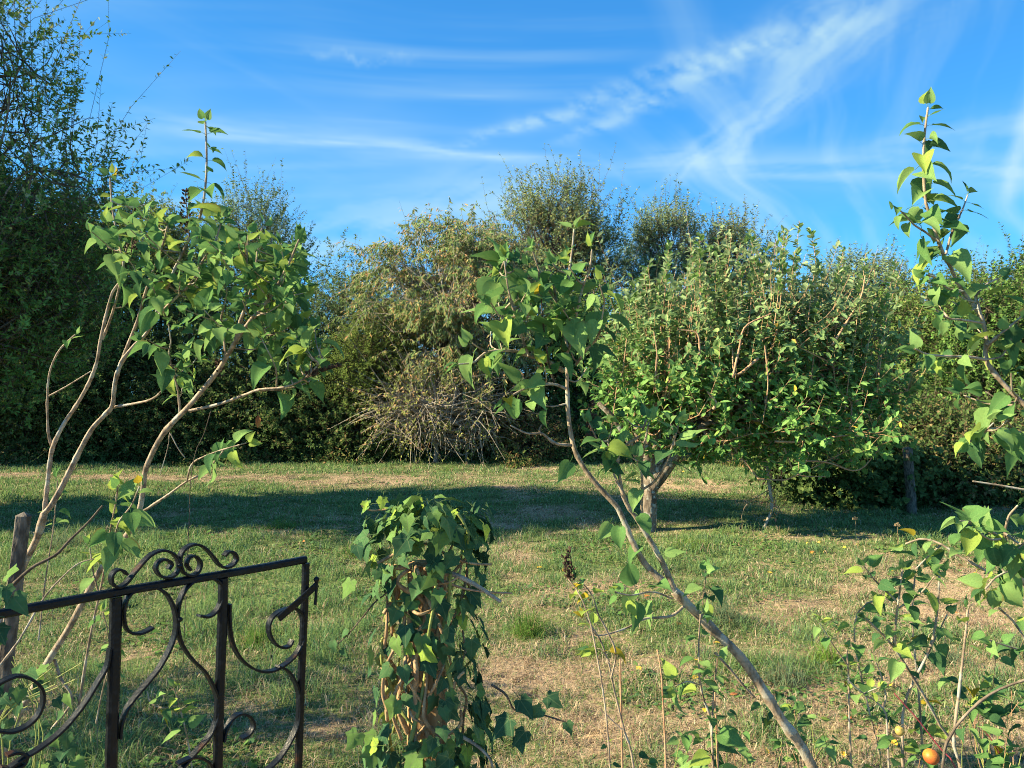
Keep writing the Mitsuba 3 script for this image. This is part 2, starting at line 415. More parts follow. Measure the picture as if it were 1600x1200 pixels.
def tuft(px, py, r, h, n, kind, label):
    t = thing('grass_tuft', label, 'grass tuft', 'taller tufts of grass standing in the lawn')
    c = on_ground(px, py)
    a, q = R.uniform(0, 2 * np.pi, n), r * R.uniform(0, 1, n) ** .7 * 0.75
    x, y = c[0] + np.cos(a) * q, c[1] + np.sin(a) * q
    base = {'green': (0.085, 0.155, 0.035), 'blue': (0.105, 0.150, 0.085), 'bright': (0.11, 0.19, 0.035), 'straw': (0.34, 0.26, 0.13)}[kind]
    col = np.array(base) * 1.5 * R.uniform(0.6, 1.35, (n, 1))
    dead = R.uniform(0, 1, n) < 0.10
    col[dead] = np.array([0.36, 0.27, 0.15])
    v, f, cc = blades(x, y, h * 1.3 * R.uniform(0.35, 1.15, n) * (1.15 - .6 * q / r), R.uniform(0.1, 1.4, n), np.full(n, 0.0042), col)
    labels[t]['kind'] = 'thing'; labels[t].pop('kind')
    scene[t] = mikit.ply((v, f), 'm_grass', color=cc)
    COUNT[t] = 1


tuft(828, 985, 0.17, 0.20, 420, 'green', 'bushy green grass tuft just right of the ivy covered post beside a bare earth patch')
tuft(935, 1012, 0.20, 0.11, 420, 'green', 'low dark green grass patch left of the leaning lilac stem')
tuft(1290, 1030, 0.12, 0.15, 260, 'bright', 'bright yellow green grass tuft right of the leaning lilac stem')
tuft(1225, 1062, 0.16, 0.13, 300, 'blue', 'blue green grass tuft beside the leaning lilac stem')
tuft(1478, 1035, 0.17, 0.13, 340, 'blue', 'blue green grass tuft behind the young lilac shoots at the right')
tuft(1590, 1025, 0.15, 0.13, 260, 'blue', 'blue green grass tuft at the right edge beyond the dry patch')
tuft(1130, 970, 0.20, 0.20, 380, 'blue', 'tall thin grey green grass tuft with yellow flowers behind the leaning stem')
tuft(440, 830, 0.28, 0.14, 340, 'green', 'pale green grass tuft above the gate in front of the shadow band')
tuft(100, 855, 0.3, 0.22, 360, 'blue', 'long grey green grass tuft by the left lilac stems')
tuft(560, 868, 0.2, 0.15, 260, 'green', 'green grass tuft left of the top of the ivy covered post')
tuft(400, 1000, 0.16, 0.13, 260, 'green', 'green grass tuft seen through the right panel of the gate')
tuft(1080, 860, 0.3, 0.12, 420, 'bright', 'bright grass fringe right of the apple tree trunk')
tuft(40, 700 + 75, 0.2, 0.1, 150, 'green', 'small green tuft at the far left of the sunlit strip')
tuft(700, 735, 0.35, 0.16, 160, 'green', 'small green tuft at the foot of the far hedge')


# ------------------------------------------------------------------ trees and shrubs beyond the lawn
LEAF2 = np.array([[0, 0, 0], [0.45, 0.5, 0.10], [1, 0, 0], [0.45, -0.5, 0.10]])
FACE2 = np.array([[0, 1, 2], [0, 2, 3]])
LEAF4 = np.array([[0, 0, 0], [0.3, 0.42, 0.12], [0.7, 0.38, 0.05], [1, 0, -0.12], [0.7, -0.38, 0.05], [0.3, -0.42, 0.12], [0.5, 0, 0]])
FACE4 = np.array([[0, 6, 1], [1, 6, 2], [2, 6, 3], [3, 6, 4], [4, 6, 5], [5, 6, 0]])


def leaf_cloud(pos, axis, up, L, W, col, shape=2):
    lv, lf = (LEAF2, FACE2) if shape == 2 else (LEAF4, FACE4)
    x = unit(axis); y = unit(np.cross(up, x)); z = np.cross(x, y)
    L = np.asarray(L)[:, None, None]; W = np.asarray(W)[:, None, None]
    v = pos[:, None] + lv[None, :, :1] * L * x[:, None] + lv[None, :, 1:2] * W * y[:, None] + lv[None, :, 2:] * W * z[:, None]
    f = (np.arange(len(pos)) * len(lv))[:, None, None] + lf[None]
    return v.reshape(-1, 3), f.reshape(-1, 3), np.repeat(col, len(lv), 0)


def palette(cols, w, n):
    i = R.choice(len(cols), n, p=np.array(w, float) / sum(w))
    return np.array(cols)[i] * 2.0


def tree(name, label, cat, base, lobes, n_twig, twig, leaf, per, cols, w, mode='out', up=0.3, droop=0.2, trunk=(0.12, 0.06), trunk_top=None, n_limb=17, bark_m='m_grey_bark',
         twig_m='m_twig_dark', shape=2, group=None, twig_r=0.004, keep=0, shell=0.45, sec=7, gap=0.0, bare=0.0, light=None, parts=True, nodes=None, lumpy=(0.18, 1.6), spike=0.25, knear=26):
    """A trunk, limbs into the crown, branches, twigs and leaves. lobes: (centre, radii, weight)."""
    t = thing(name, label, cat, group)
    base = np.asarray(base, float)
    C = np.array([l[0] for l in lobes], float); Q = np.array([np.broadcast_to(l[1], 3) for l in lobes], float)
    vol = np.array([np.prod(q) * (l[2] if len(l) > 2 else 1) for q, l in zip(Q, lobes)])
    def sample(n, lo):
        k = R.choice(len(C), n, p=vol / vol.sum())
        d = unit(R.normal(0, 1, (n, 3)))
        rr = (lo ** 3 + (1 - lo ** 3) * R.uniform(0, 1, n)) ** (1 / 3)
        lump = lumpy[0] + lumpy[1] * meshkit.fbm(d * 2.5 + C[k] * 1.7, 3, 5)
        p = C[k] + Q[k] * d * (rr * lump)[:, None]
        return p, k
    p, k = sample(int(n_twig * 1.6), shell)
    ok = p[:, 2] > ground_z(p[:, 0], p[:, 1]) + 0.08
    if gap:
        ok &= meshkit.fbm(p * 1.3, 2, 31) > gap
    p, k = p[ok][:n_twig], k[ok][:n_twig]
    n = len(p)
    # limbs
    top = np.array(trunk_top if trunk_top is not None else base + (C.mean(0) - base) * [0.35, 0.35, 0.5], float)
    tr = curve([base - [0, 0, 0.1], base * 0.55 + top * 0.45 + R.normal(0, 0.03, 3), top], 10)
    trunk_mesh = tube(tr, np.concatenate([[trunk[0] * 1.35, trunk[0] * 1.08], np.linspace(trunk[0], trunk[1], 8)]), 12)
    part(t, 'trunk', mikit.ply(trunk_mesh, bark_m, smooth=True))
    lt, _ = sample(n_limb, 0.75)
    skel, limbs = [tr[4:]], []
    for q in lt:
        q = top + (q - top) * 0.85
        m = (top + q) / 2 + [0, 0, 0.18 * np.linalg.norm(q - top) * (1 if mode != 'droop' else 1.6)] + R.normal(0, 0.08, 3)
        c = curve([tr[-1 - R.integers(1, 5)], m + R.normal(0, .07 * np.linalg.norm(q - top), 3), q], 12)
        skel.append(c)
        limbs.append((c, trunk[1] * 0.85))
    for c, r in limbs if parts else ():
        part(t, 'limb', mikit.ply(tube(c, [r, r * 0.25], 7), bark_m, smooth=True))
    sk = np.vstack(skel)
    tree_ = cKDTree(sk)
    tubes = [] if parts else [tube(c, [r, r * 0.25], 5) for c, r in limbs]
    # branches to about one twig in sec
    j = np.arange(0, n, sec)
    dd, near = tree_.query(p[j], k=min(knear, len(sk)))
    near = near[np.arange(len(j)), R.integers(0, near.shape[1], len(j))]
    bs = []
    for a, b in zip(p[j], sk[near]):
        m = (a + b) / 2 + [0, 0, -0.10 * np.linalg.norm(a - b)] + R.normal(0, 0.13 * np.linalg.norm(a - b), 3)
        c = curve([b, m, a], 6)
        bs.append(c)
        tubes.append(tube(c, [twig_r * 3.0, twig_r], 4, False))
    # twigs
    bt = cKDTree(np.vstack(bs))
    outd = unit((p - C[k]) / Q[k] + 1e-6)
    U = np.array([0, 0, 1.0])
    d0 = unit(outd * (1 - abs(up)) + U * up + R.normal(0, 0.33, (n, 3)))
    ln = twig * R.uniform(0.55, 1.35, n) * np.where((R.uniform(0, 1, n) < spike) & (outd[:, 2] > (0.1 if mode == 'up' else -2)), R.uniform(1.3, 2.3, n), 1.0)
    d1 = unit(d0 + U * (-0.8 if mode == 'droop' else 0.5 if mode == 'up' else -0.15) + R.normal(0, 0.15, (n, 3)))
    _, nb = bt.query(p)
    b0 = np.vstack(bs)[nb]
    st = p + (b0 - p) * np.minimum(1, 0.35 / (np.linalg.norm(b0 - p, axis=1, keepdims=True) + 1e-6))
    P = np.stack([st, p, p + d0 * (ln * 0.5)[:, None], p + (d0 * 0.5 + d1 * 0.5) * ln[:, None]], 1)
    ang = np.arange(3) * 2 * np.pi / 3
    tg = unit(np.gradient(P, axis=1)); s1 = unit(np.cross(tg, [0.31, 0.52, 0.79])); s2 = np.cross(tg, s1)
    rr = twig_r * np.array([1.0, 0.9, 0.7, 0.35])
    tv = P[:, :, None] + rr[None, :, None, None] * (np.cos(ang)[:, None] * s1[:, :, None] + np.sin(ang)[:, None] * s2[:, :, None])
    q = np.array([[a * 3 + b, a * 3 + (b + 1) % 3, a * 3 + 3 + (b + 1) % 3, a * 3 + 3 + b] for a in range(3) for b in range(3)])
    tf = (np.arange(n) * 12)[:, None, None] + q[None]
    tf = tf.reshape(-1, 4)
    tubes.append((tv.reshape(-1, 3), np.vstack([tf[:, [0, 1, 2]], tf[:, [0, 2, 3]]])))
    part(t, 'branchwork', mikit.ply(join(tubes), twig_m), kind='stuff')
    # leaves
    m = int(per)
    s = R.uniform(0.12 if mode != 'up' else 0.05, 1.0, (n, m))
    if nodes:
        s = (np.floor(s * nodes) + 0.5) / nodes + R.normal(0, 0.012, (n, m))
    seg = np.clip(s * 2, 0, 1.9999)
    ia = seg.astype(int); fr = (seg - ia)[..., None]
    P3 = P[:, 1:]
    idx = np.arange(n)[:, None]
    pos = P3[idx, ia] * (1 - fr) + P3[idx, ia + 1] * fr
    td = unit(P3[idx, ia + 1] - P3[idx, ia])
    az = R.uniform(0, 2 * np.pi, (n, m))
    e1 = unit(np.cross(td, [0.2, 0.3, 0.93])); e2 = np.cross(td, e1)
    rad = e1 * np.cos(az)[..., None] + e2 * np.sin(az)[..., None]
    ax = unit(rad + td * 0.55 - U * droop + R.normal(0, 0.22, (n, m, 3)))
    upv = unit(td * 0.6 + U * 0.6 + R.normal(0, 0.45, (n, m, 3)))
    live = (R.uniform(0, 1, n) >= bare)[:, None] & np.ones((n, m), bool)
    pos, ax, upv = pos[live], ax[live], upv[live]
    N = len(pos)
    col = palette(cols, w, N) * R.uniform(0.8, 1.2, (N, 1)) * np.repeat(R.uniform(0.82, 1.18, n), m).reshape(n, m)[live][:, None]
    if light is not None:
        col = light(pos, col, np.repeat(s.reshape(n, m)[:, :, None], 1, 2)[live])
    L = leaf[0] * R.uniform(0.65, 1.25, N); W = leaf[1] * R.uniform(0.7, 1.25, N)
    pick = np.zeros(N, bool)
    if keep:
        score = pos[:, 1] - 0.9 * (np.abs(pos[:, 0] - C[:, 0].mean()) < 9) + R.uniform(0, 1.0, N)
        pick[np.argsort(score)[:keep]] = True
        for i in np.nonzero(pick)[0]:
            v, f, c = leaf_cloud(pos[i:i + 1], ax[i:i + 1], upv[i:i + 1], L[i:i + 1], W[i:i + 1], col[i:i + 1], shape)
            part(t, 'leaf', mikit.ply((v, f), 'm_foliage', color=c))
    a = ~pick
    v, f, c = leaf_cloud(pos[a], ax[a], upv[a], L[a], W[a], col[a], shape)
    part(t, 'foliage', mikit.ply((v, f), 'm_foliage', color=c), kind='stuff')
    return t


def lobe(px, py, Y, rx, rz, ry=None, w=1.0):
    """A lobe of a crown at the pixel's direction, Y metres away; radii in pixels of that distance."""
    s = Y / F
    return (at(px, py, Y), (rx * s, (ry if ry is not None else (rx + rz) / 2) * s, rz * s), w)


def root(px, Y):
    p = at(px, HOR, Y)
    return np.array([p[0], Y, ground_z(p[0], Y)])


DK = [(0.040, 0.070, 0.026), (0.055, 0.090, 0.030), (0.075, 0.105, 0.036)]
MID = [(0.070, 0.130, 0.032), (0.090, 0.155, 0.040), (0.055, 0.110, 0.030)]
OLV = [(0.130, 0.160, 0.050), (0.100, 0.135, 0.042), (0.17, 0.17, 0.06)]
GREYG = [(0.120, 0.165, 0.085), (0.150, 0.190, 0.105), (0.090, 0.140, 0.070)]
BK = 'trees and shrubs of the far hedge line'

# the tall fruit tree at the left, its trunk outside the frame
tree('fruit_tree', 'tall fruit tree with long upright shoots and small leaves at the left edge', 'tree', root(-150, 10.8),
     [lobe(-90, 430, 10.8, 220, 190, 210), lobe(30, 480, 10.8, 140, 150, 150), lobe(-130, 180, 10.8, 120, 150, 150, 0.3), lobe(110, 400, 10.6, 80, 110, 110, .5)],
     2700, 0.62, (0.078, 0.032), 24, [*MID, (0.11, 0.125, 0.055), (0.20, 0.18, 0.05)], [3, 3, 3, 1.5, .35], mode='up', up=0.42, droop=0.05, trunk=(0.17, 0.11),
     trunk_top=at(-120, 560, 11.2), n_limb=14, twig_r=0.0045, shell=0.3, sec=3, keep=0, nodes=None)
# upright sparse shoots above it are twigs of a second, airy fruit tree
tree('fruit_tree', 'airy young fruit tree of thin arching shoots in front of the sky at the left', 'tree', root(-130, 9.9),
     [lobe(40, 220, 9.9, 90, 120, 90), lobe(-20, 90, 9.9, 90, 120, 80), lobe(120, 310, 9.9, 70, 50, 70, 1.2)],
     270, 1.0, (0.072, 0.033), 27, [*MID, (0.16, 0.18, 0.09)], [3, 3, 2, 3], mode='out', up=0.55, droop=0.05, trunk=(0.05, 0.03), trunk_top=at(-60, 420, 9.9), n_limb=12,
     twig_r=0.0038, shell=0.2, sec=3, knear=5)
# off to the left, unseen but for its shade
for (x_, y_, z_, q_), lab in (((-11.8, 8.7, 7.2, (2.4, 1.0, 1.6)), 'tall tree standing left of the frame nearest the gate'), ((-11.2, 10.2, 4.4, (2.6, 1.4, 3.0)), 'dense tree standing left of the frame in line with the fruit tree'), ((-16.5, 20.8, 4.2, (3, 3, 4.2)), 'dense tree standing left of the frame beside the far hedge'),
                              ((-15.5, 24, 4.4, (3, 2.6, 4.4)), 'dense tree standing left of the frame behind the far hedge')):
    tree('hedge_tree', lab, 'tree', (x_, y_, 0), [((x_, y_, z_), q_)], 1500, 0.8, (0.17, 0.11), 16, DK, [1, 1, 1], group=BK, parts=False)

tree('hedge_shrub', 'dense shrub standing left of the frame near the gate hinge', 'shrub', (-4.7, 3.1, 0), [((-4.7, 3.1, 1.2), (0.9, 0.75, 1.2)), ((-4.4, 3.6, 1.9), (0.6, .5, .7))], 330, 0.3, (0.08, 0.055), 12, DK, [1, 1, 1], parts=False, trunk=(.04, .02), group='shrubs left of the frame')

far = dict(group=BK, parts=False, spike=0.10)
tree('hedge_tree', 'dark round tree behind the fruit tree at the far left', 'tree', root(30, 21.5), [lobe(30, 480, 21.5, 150, 150, 110), lobe(-60, 560, 20.5, 150, 150, 80), lobe(90, 600, 20.4, 130, 110, 70)], 3000, .7, (0.10, 0.055), 20, DK, [2, 2, 1], **far)
tree('hedge_tree', 'olive green pointed tree behind the leafy left lilac', 'tree', root(240, 23), [lobe(235, 470, 23, 95, 140, 90), lobe(225, 390, 23, 55, 75, 60), lobe(290, 430, 23, 60, 80, 60)], 2300, .6, (0.10, 0.05), 20, OLV, [2, 2, 1], **far)
tree('hedge_tree', 'thin topped blue green tree rising behind the left lilac crown', 'tree', root(395, 26), [lobe(395, 430, 26, 75, 120, 70), lobe(390, 365, 26, 60, 60, 50), lobe(430, 420, 26, 50, 70, 50)], 1500, .8, (0.09, 0.045), 18, [*GREYG, *DK], [1, 1, 1, 1, 1, 1], up=0.5, mode='up', **far)
tree('hedge_tree', 'dark blue green bushy tree between the left lilac and the drooping tree', 'tree', root(520, 23), [lobe(530, 540, 23, 85, 120, 90), lobe(480, 600, 22, 100, 110, 80), lobe(565, 500, 23.5, 50, 75, 60)], 2700, .6, (0.09, 0.04), 22, [*GREYG, *DK], [1, 1, 2, 2, 2, 1], **far)
tree('hedge_tree', 'shaded tree at the back behind the left lilac stems', 'tree', root(300, 22.5), [lobe(310, 560, 22.5, 130, 130, 90), lobe(400, 590, 21.8, 110, 110, 80), lobe(180, 600, 21.5, 120, 110, 80)], 3200, .6, (0.10, 0.05), 20, DK, [2, 2, 1], **far)
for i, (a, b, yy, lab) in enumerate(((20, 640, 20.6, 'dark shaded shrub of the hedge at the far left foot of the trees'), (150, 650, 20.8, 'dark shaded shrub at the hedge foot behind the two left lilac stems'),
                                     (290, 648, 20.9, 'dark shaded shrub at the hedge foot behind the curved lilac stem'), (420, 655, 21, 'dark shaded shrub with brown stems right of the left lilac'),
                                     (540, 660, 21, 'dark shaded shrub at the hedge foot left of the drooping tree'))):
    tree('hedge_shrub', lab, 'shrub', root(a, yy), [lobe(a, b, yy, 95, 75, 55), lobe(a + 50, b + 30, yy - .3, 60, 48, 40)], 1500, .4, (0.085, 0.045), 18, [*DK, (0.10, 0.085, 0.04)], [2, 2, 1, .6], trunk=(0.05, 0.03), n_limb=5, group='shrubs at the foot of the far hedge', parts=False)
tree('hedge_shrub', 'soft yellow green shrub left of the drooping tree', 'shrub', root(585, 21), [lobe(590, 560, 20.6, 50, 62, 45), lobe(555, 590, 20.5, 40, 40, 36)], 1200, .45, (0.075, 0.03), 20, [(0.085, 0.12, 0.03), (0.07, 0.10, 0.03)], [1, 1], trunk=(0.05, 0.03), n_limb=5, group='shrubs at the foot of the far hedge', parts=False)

# ragged undergrowth where the grass meets the hedge
n = 15000
x = R.uniform(-15, 9, n); e_ = meshkit.fbm(np.stack([x * .7, x * 0, x * 0 + 3], -1), 3, 61)
y = 20.3 - 1.5 * np.clip(e_ - .35, 0, 1) * 2 + np.abs(R.normal(0, .5, n))
hh = 0.75 * R.uniform(0, 1, n) ** 1.7 * np.clip((meshkit.fbm(np.stack([x * 1.5, y * 1.5, x * 0], -1), 3, 62) - .3) / .3, .1, 1.3)
pos = np.stack([x, y, ground_z(x, y) + hh], 1)
v_, f_, c_ = leaf_cloud(pos, R.normal(0, 1, (n, 3)) + [0, 0, .5], R.normal(0, 1, (n, 3)) + [0, -.3, .6], R.uniform(.06, .14, n), R.uniform(.02, .06, n), palette([(0.08, .12, .035), (.05, .08, .03), (.15, .10, .05), (.16, .15, .06)], [3, 2, 1.2, 1.2], n) * R.uniform(.7, 1.2, (n, 1)))
scene['undergrowth'] = mikit.ply((v_, f_), 'm_foliage', color=c_)
labels['undergrowth'] = {'label': 'ragged green and brown undergrowth along the foot of the far hedge', 'kind': 'stuff'}

# the drooping tree with yellowing leaves and bare grey twigs low down
tree('drooping_tree', 'drooping tree with long hanging yellow green and tan leaves in the centre', 'tree', root(700, 21.0),
     [lobe(700, 440, 20.4, 110, 80, 100), lobe(640, 430, 20.6, 62, 62, 60), lobe(760, 480, 20.2, 85, 110, 90), lobe(690, 530, 20.2, 70, 90, 70), lobe(592, 470, 20.4, 36, 34, 40, 1.5), lobe(735, 385, 20.6, 60, 40, 60)],
     2500, 0.55, (0.15, 0.04), 16, [(0.120, 0.150, 0.062), (0.10, 0.140, 0.055), (0.21, 0.18, 0.085), (0.28, 0.16, 0.075), (0.080, 0.125, 0.050)], [3, 3, 1.8, .8, 2], mode='droop', up=0.1, droop=1.1, trunk=(0.16, 0.10),
     trunk_top=at(705, 560, 21), n_limb=14, bark_m='m_grey_bark', twig_m='m_pale_twig', twig_r=0.006, sec=5, gap=0.47, lumpy=(0.0, 1.9))
tree('bare_shrub', 'tangle of bare grey twigs with few leaves under the drooping tree', 'shrub', root(680, 20.3), [lobe(670, 630, 20.0, 88, 52, 60), lobe(740, 640, 20.0, 60, 50, 50), lobe(620, 650, 20, 50, 34, 40)],
     900, 0.6, (0.11, 0.038), 9, [(0.17, 0.18, 0.06), (0.13, 0.15, 0.05), (0.26, 0.17, 0.10)], [2, 2, 1], mode='out', up=-0.08, droop=0.6, trunk=(0.07, 0.04), n_limb=9, bark_m='m_pale_twig', twig_m='m_pale_twig', twig_r=0.011, sec=2, bare=0.4, parts=False)
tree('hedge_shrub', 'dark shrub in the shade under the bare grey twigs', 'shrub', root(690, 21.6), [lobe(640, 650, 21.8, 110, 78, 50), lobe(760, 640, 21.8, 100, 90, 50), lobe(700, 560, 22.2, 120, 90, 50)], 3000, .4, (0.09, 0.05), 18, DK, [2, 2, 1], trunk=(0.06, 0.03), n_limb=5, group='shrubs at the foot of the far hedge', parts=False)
tree('hedge_shrub', 'low reddish brown shrub at the edge of the grass left of the middle lilac', 'shrub', root(830, 20.6), [lobe(830, 690, 20.5, 60, 34, 40), lobe(790, 640, 20.9, 60, 60, 40)], 1300, .35, (0.08, 0.04), 16, [(0.13, 0.12, 0.045), (0.16, 0.085, 0.05), (0.10, 0.12, 0.04)], [2, 1.6, 2], trunk=(0.04, 0.02), n_limb=5, group='shrubs at the foot of the far hedge', parts=False)

tree('hedge_tree', 'tallest tree of the back line with a rounded airy crown', 'tree', root(870, 26), [lobe(870, 400, 26, 95, 90, 90), lobe(865, 325, 26, 52, 52, 50), lobe(915, 335, 25.6, 48, 52, 50), lobe(828, 360, 25.8, 42, 48, 45), lobe(945, 385, 25.8, 36, 52, 45), lobe(795, 420, 26, 50, 60, 50), lobe(880, 480, 26, 110, 90, 80)], 3500, .75, (0.10, 0.045), 17, [*GREYG, (0.19, 0.19, 0.07), (0.10, 0.13, 0.05)], [2, 2, 2, 2, 1.5], mode='up', up=0.45, gap=0.44, twig_r=0.006, lumpy=(0.05, 1.8), **far)
tree('hedge_shrub', 'green thicket closing the gap behind the middle lilac', 'shrub', root(885, 22.6), [lobe(860, 590, 22.4, 75, 120, 50), lobe(930, 610, 22.2, 70, 110, 50), lobe(890, 680, 21.5, 90, 40, 40)], 3000, .45, (0.09, 0.05), 18, [*MID, *DK], [1, 1, 1, 1, 1, 1], trunk=(0.06, 0.03), n_limb=5, group='shrubs at the foot of the far hedge', parts=False)
tree('hedge_tree', 'blue green tree with ragged top behind the left side of the apple tree', 'tree', root(1045, 27), [lobe(1040, 430, 27, 62, 105, 60), lobe(1035, 370, 27, 45, 48, 45), lobe(1000, 450, 27, 40, 80, 45)], 1500, .7, (0.10, 0.045), 17, GREYG, [1, 1, 1], mode='up', up=0.5, gap=0.44, twig_r=0.006, lumpy=(0.05, 1.8), **far)
tree('hedge_tree', 'grey green tree with ragged top behind the middle of the apple tree', 'tree', root(1140, 27), [lobe(1135, 440, 27, 62, 95, 60), lobe(1170, 420, 27, 40, 65, 45), lobe(1115, 400, 27, 35, 48, 45)], 1400, .7, (0.10, 0.045), 17, [*GREYG, (0.13, 0.125, 0.05)], [1, 1, 1, 1], mode='up', up=0.5, gap=0.44, twig_r=0.006, lumpy=(0.05, 1.8), **far)
tree('hedge_tree', 'dense green tree filling in behind the apple tree', 'tree', root(1100, 23), [lobe(1010, 560, 23, 110, 120, 70), lobe(1130, 570, 23, 110, 120, 70), lobe(1260, 580, 22.5, 100, 110, 70)], 3000, .6, (0.10, 0.055), 18, MID, [1, 1, 1], **far)
tree('hedge_tree', 'soft blue green tree beyond the right side of the apple tree', 'tree', root(1350, 22), [lobe(1345, 470, 22, 66, 66, 60), lobe(1300, 480, 22, 50, 55, 50), lobe(1385, 500, 22, 40, 70, 50)], 1700, .6, (0.085, 0.04), 18, GREYG, [1, 1, 1], mode='up', up=0.4, **far)
RT = 'bushes along the right hand hedge'
tree('hedge_bush', 'rounded olive green bush right of the apple tree', 'bush', root(1440, 16.5), [lobe(1430, 550, 16.5, 90, 88, 80), lobe(1400, 620, 15.8, 80, 70, 60), lobe(1460, 500, 16.8, 60, 60, 55)], 2600, .45, (0.065, 0.035), 20, [*OLV, *MID], [1, 2, .7, 2, 1, 2], group=RT, parts=False)
tree('hedge_bush', 'dark green ivy clad bush behind the right lilac', 'bush', root(1570, 14.5), [lobe(1570, 560, 14.5, 105, 110, 90), lobe(1640, 530, 14.5, 100, 120, 90), lobe(1540, 640, 14, 90, 80, 60)], 2700, .4, (0.07, 0.045), 20, [*MID, *DK], [2, 2, 2, 1, 1, 1], group=RT, parts=False)
tree('hedge_tree', 'dark tree top showing above the right hand bushes', 'tree', root(1540, 21), [lobe(1540, 490, 21, 80, 65, 60), lobe(1620, 490, 21, 70, 80, 60), lobe(1480, 520, 21, 60, 60, 60)], 1700, .6, (0.085, 0.045), 18, DK, [1, 1, 1], mode='up', up=.4, **far)
tree('bramble_bush', 'low dark bramble under the right branches of the apple tree', 'bush', root(1320, 12.3), [lobe(1310, 740, 12.2, 75, 46, 60), lobe(1260, 735, 12.6, 50, 44, 40), lobe(1380, 745, 12, 60, 44, 50)], 1500, .32, (0.085, 0.06), 16, DK, [1, 2, 1], group=RT, trunk=(0.03, 0.02), n_limb=6, parts=False, shape=4)
tree('bramble_bush', 'shaded brown and green bramble right of the weathered fence post', 'bush', root(1490, 12.2), [lobe(1490, 745, 12.2, 85, 58, 60), lobe(1580, 740, 12.2, 90, 70, 60), lobe(1450, 690, 12.9, 60, 60, 50)], 2000, .32, (0.075, 0.04), 16, [*DK, (0.13, 0.10, 0.05)], [1, 2, 1, 1], group=RT, trunk=(0.03, 0.02), n_limb=6, parts=False)

# the apple tree in the lawn
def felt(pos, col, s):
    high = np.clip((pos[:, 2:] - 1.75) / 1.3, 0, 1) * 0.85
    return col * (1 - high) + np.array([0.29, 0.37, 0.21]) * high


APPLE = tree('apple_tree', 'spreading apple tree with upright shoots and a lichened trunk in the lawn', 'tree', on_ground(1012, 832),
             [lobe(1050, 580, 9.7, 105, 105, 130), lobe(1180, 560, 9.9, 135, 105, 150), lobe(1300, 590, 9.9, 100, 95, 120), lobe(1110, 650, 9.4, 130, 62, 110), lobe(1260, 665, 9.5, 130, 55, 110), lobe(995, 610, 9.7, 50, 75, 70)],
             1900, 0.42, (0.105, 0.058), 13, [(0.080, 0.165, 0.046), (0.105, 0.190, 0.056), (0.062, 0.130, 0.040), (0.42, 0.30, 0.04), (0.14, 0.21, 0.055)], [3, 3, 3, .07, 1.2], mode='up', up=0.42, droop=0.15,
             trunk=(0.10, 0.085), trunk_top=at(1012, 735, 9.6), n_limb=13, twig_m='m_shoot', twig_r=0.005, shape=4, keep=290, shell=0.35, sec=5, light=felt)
SH = [(1242, 450, 105, 60), (1268, 455, 95, 56), (1160, 460, 95, 52), (1190, 450, 70, 44), (1095, 470, 85, 50), (1040, 450, 70, 44), (1005, 470, 60, 44), (1390, 500, 92, 50), (1345, 480, 60, 44), (1218, 440, 60, 40), (1130, 450, 66, 42), (1310, 490, 70, 40), (1075, 440, 52, 38)]
SH += [(R.uniform(965, 1385), 0, R.uniform(50, 95), 40) for _ in range(60)]
for px, py, hh_, n_ in SH:
    py = py or 430 + R.uniform(0, 120) + abs(px - 1180) * .22
    d_ = 9.2 + R.uniform(-.3, .5)
    c = curve([at(px - 8, py + 70, d_), at(px, py, d_), at(px + R.uniform(-4, 8), py - hh_ * .5, d_), at(px + R.uniform(-4, 14), py - hh_, d_)], 12)
    s = R.uniform(0.25, 1, n_) ** 0.8
    pos = np.stack([np.interp(s, np.linspace(0, 1, 12), c[:, q]) for q in range(3)], 1)
    az = R.uniform(0, 2 * np.pi, n_)
    ax = np.stack([np.cos(az), np.sin(az), R.uniform(0.3, 1.2, n_)], 1)
    v, f, cc = leaf_cloud(pos, ax, np.tile([0, 0, 1.0], (n_, 1)) + R.normal(0, .3, (n_, 3)) - unit(ax) * .0, 0.095 * R.uniform(.7, 1.2, n_), 0.050 * R.uniform(.7, 1.2, n_), palette([(0.16, 0.215, 0.11), (0.11, 0.175, 0.06), (0.08, 0.15, 0.04)], [3, 1.5, 1], n_) * R.uniform(.85, 1.15, (n_, 1)), 4)
    part(APPLE, 'shoot', mikit.ply(tube(c, [0.008, 0.003], 5), 'm_shoot', smooth=True))
    part(APPLE, 'shoot_foliage', mikit.ply((v, f), 'm_foliage', color=cc), kind='stuff')
for pts, d_, r_ in (([(1185, 560), (1150, 585), (1144, 545)], 9.0, .02), ([(1092, 560), (1093, 540), (1088, 520), (1060, 515)], 9.0, .018), ([(1145, 590), (1155, 545), (1165, 510), (1205, 490)], 8.9, .018), ([(1115, 640), (1118, 628), (1105, 612)], 8.8, .024),
                    ([(1300, 540), (1325, 500), (1345, 465), (1352, 430)], 9.1, .017), ([(1240, 720), (1290, 722), (1340, 735), (1375, 700)], 9.2, .014), ([(1210, 690), (1260, 690), (1330, 680), (1400, 690)], 9.1, .016), ([(1225, 700), (1245, 740), (1290, 745)], 9.2, .012),
                    ([(1024, 590), (1026, 550), (1022, 520)], 9.0, .012), ([(1195, 540), (1200, 600), (1192, 660)], 8.95, .012)):
    part(APPLE, 'branch', mikit.ply(tube(curve([at(a, b, d_ - .3) for a, b in pts], 14), [r_ * .85, r_ * .4], 7), 'm_shoot', smooth=True))
part(APPLE, 'branch', mikit.ply(tube(curve([at(1012, 745, 9.6), at(990, 700, 9.5), at(960, 655, 9.4), at(935, 630, 9.4)], 14), [.06, .03], 9), 'm_grey_bark', smooth=True))

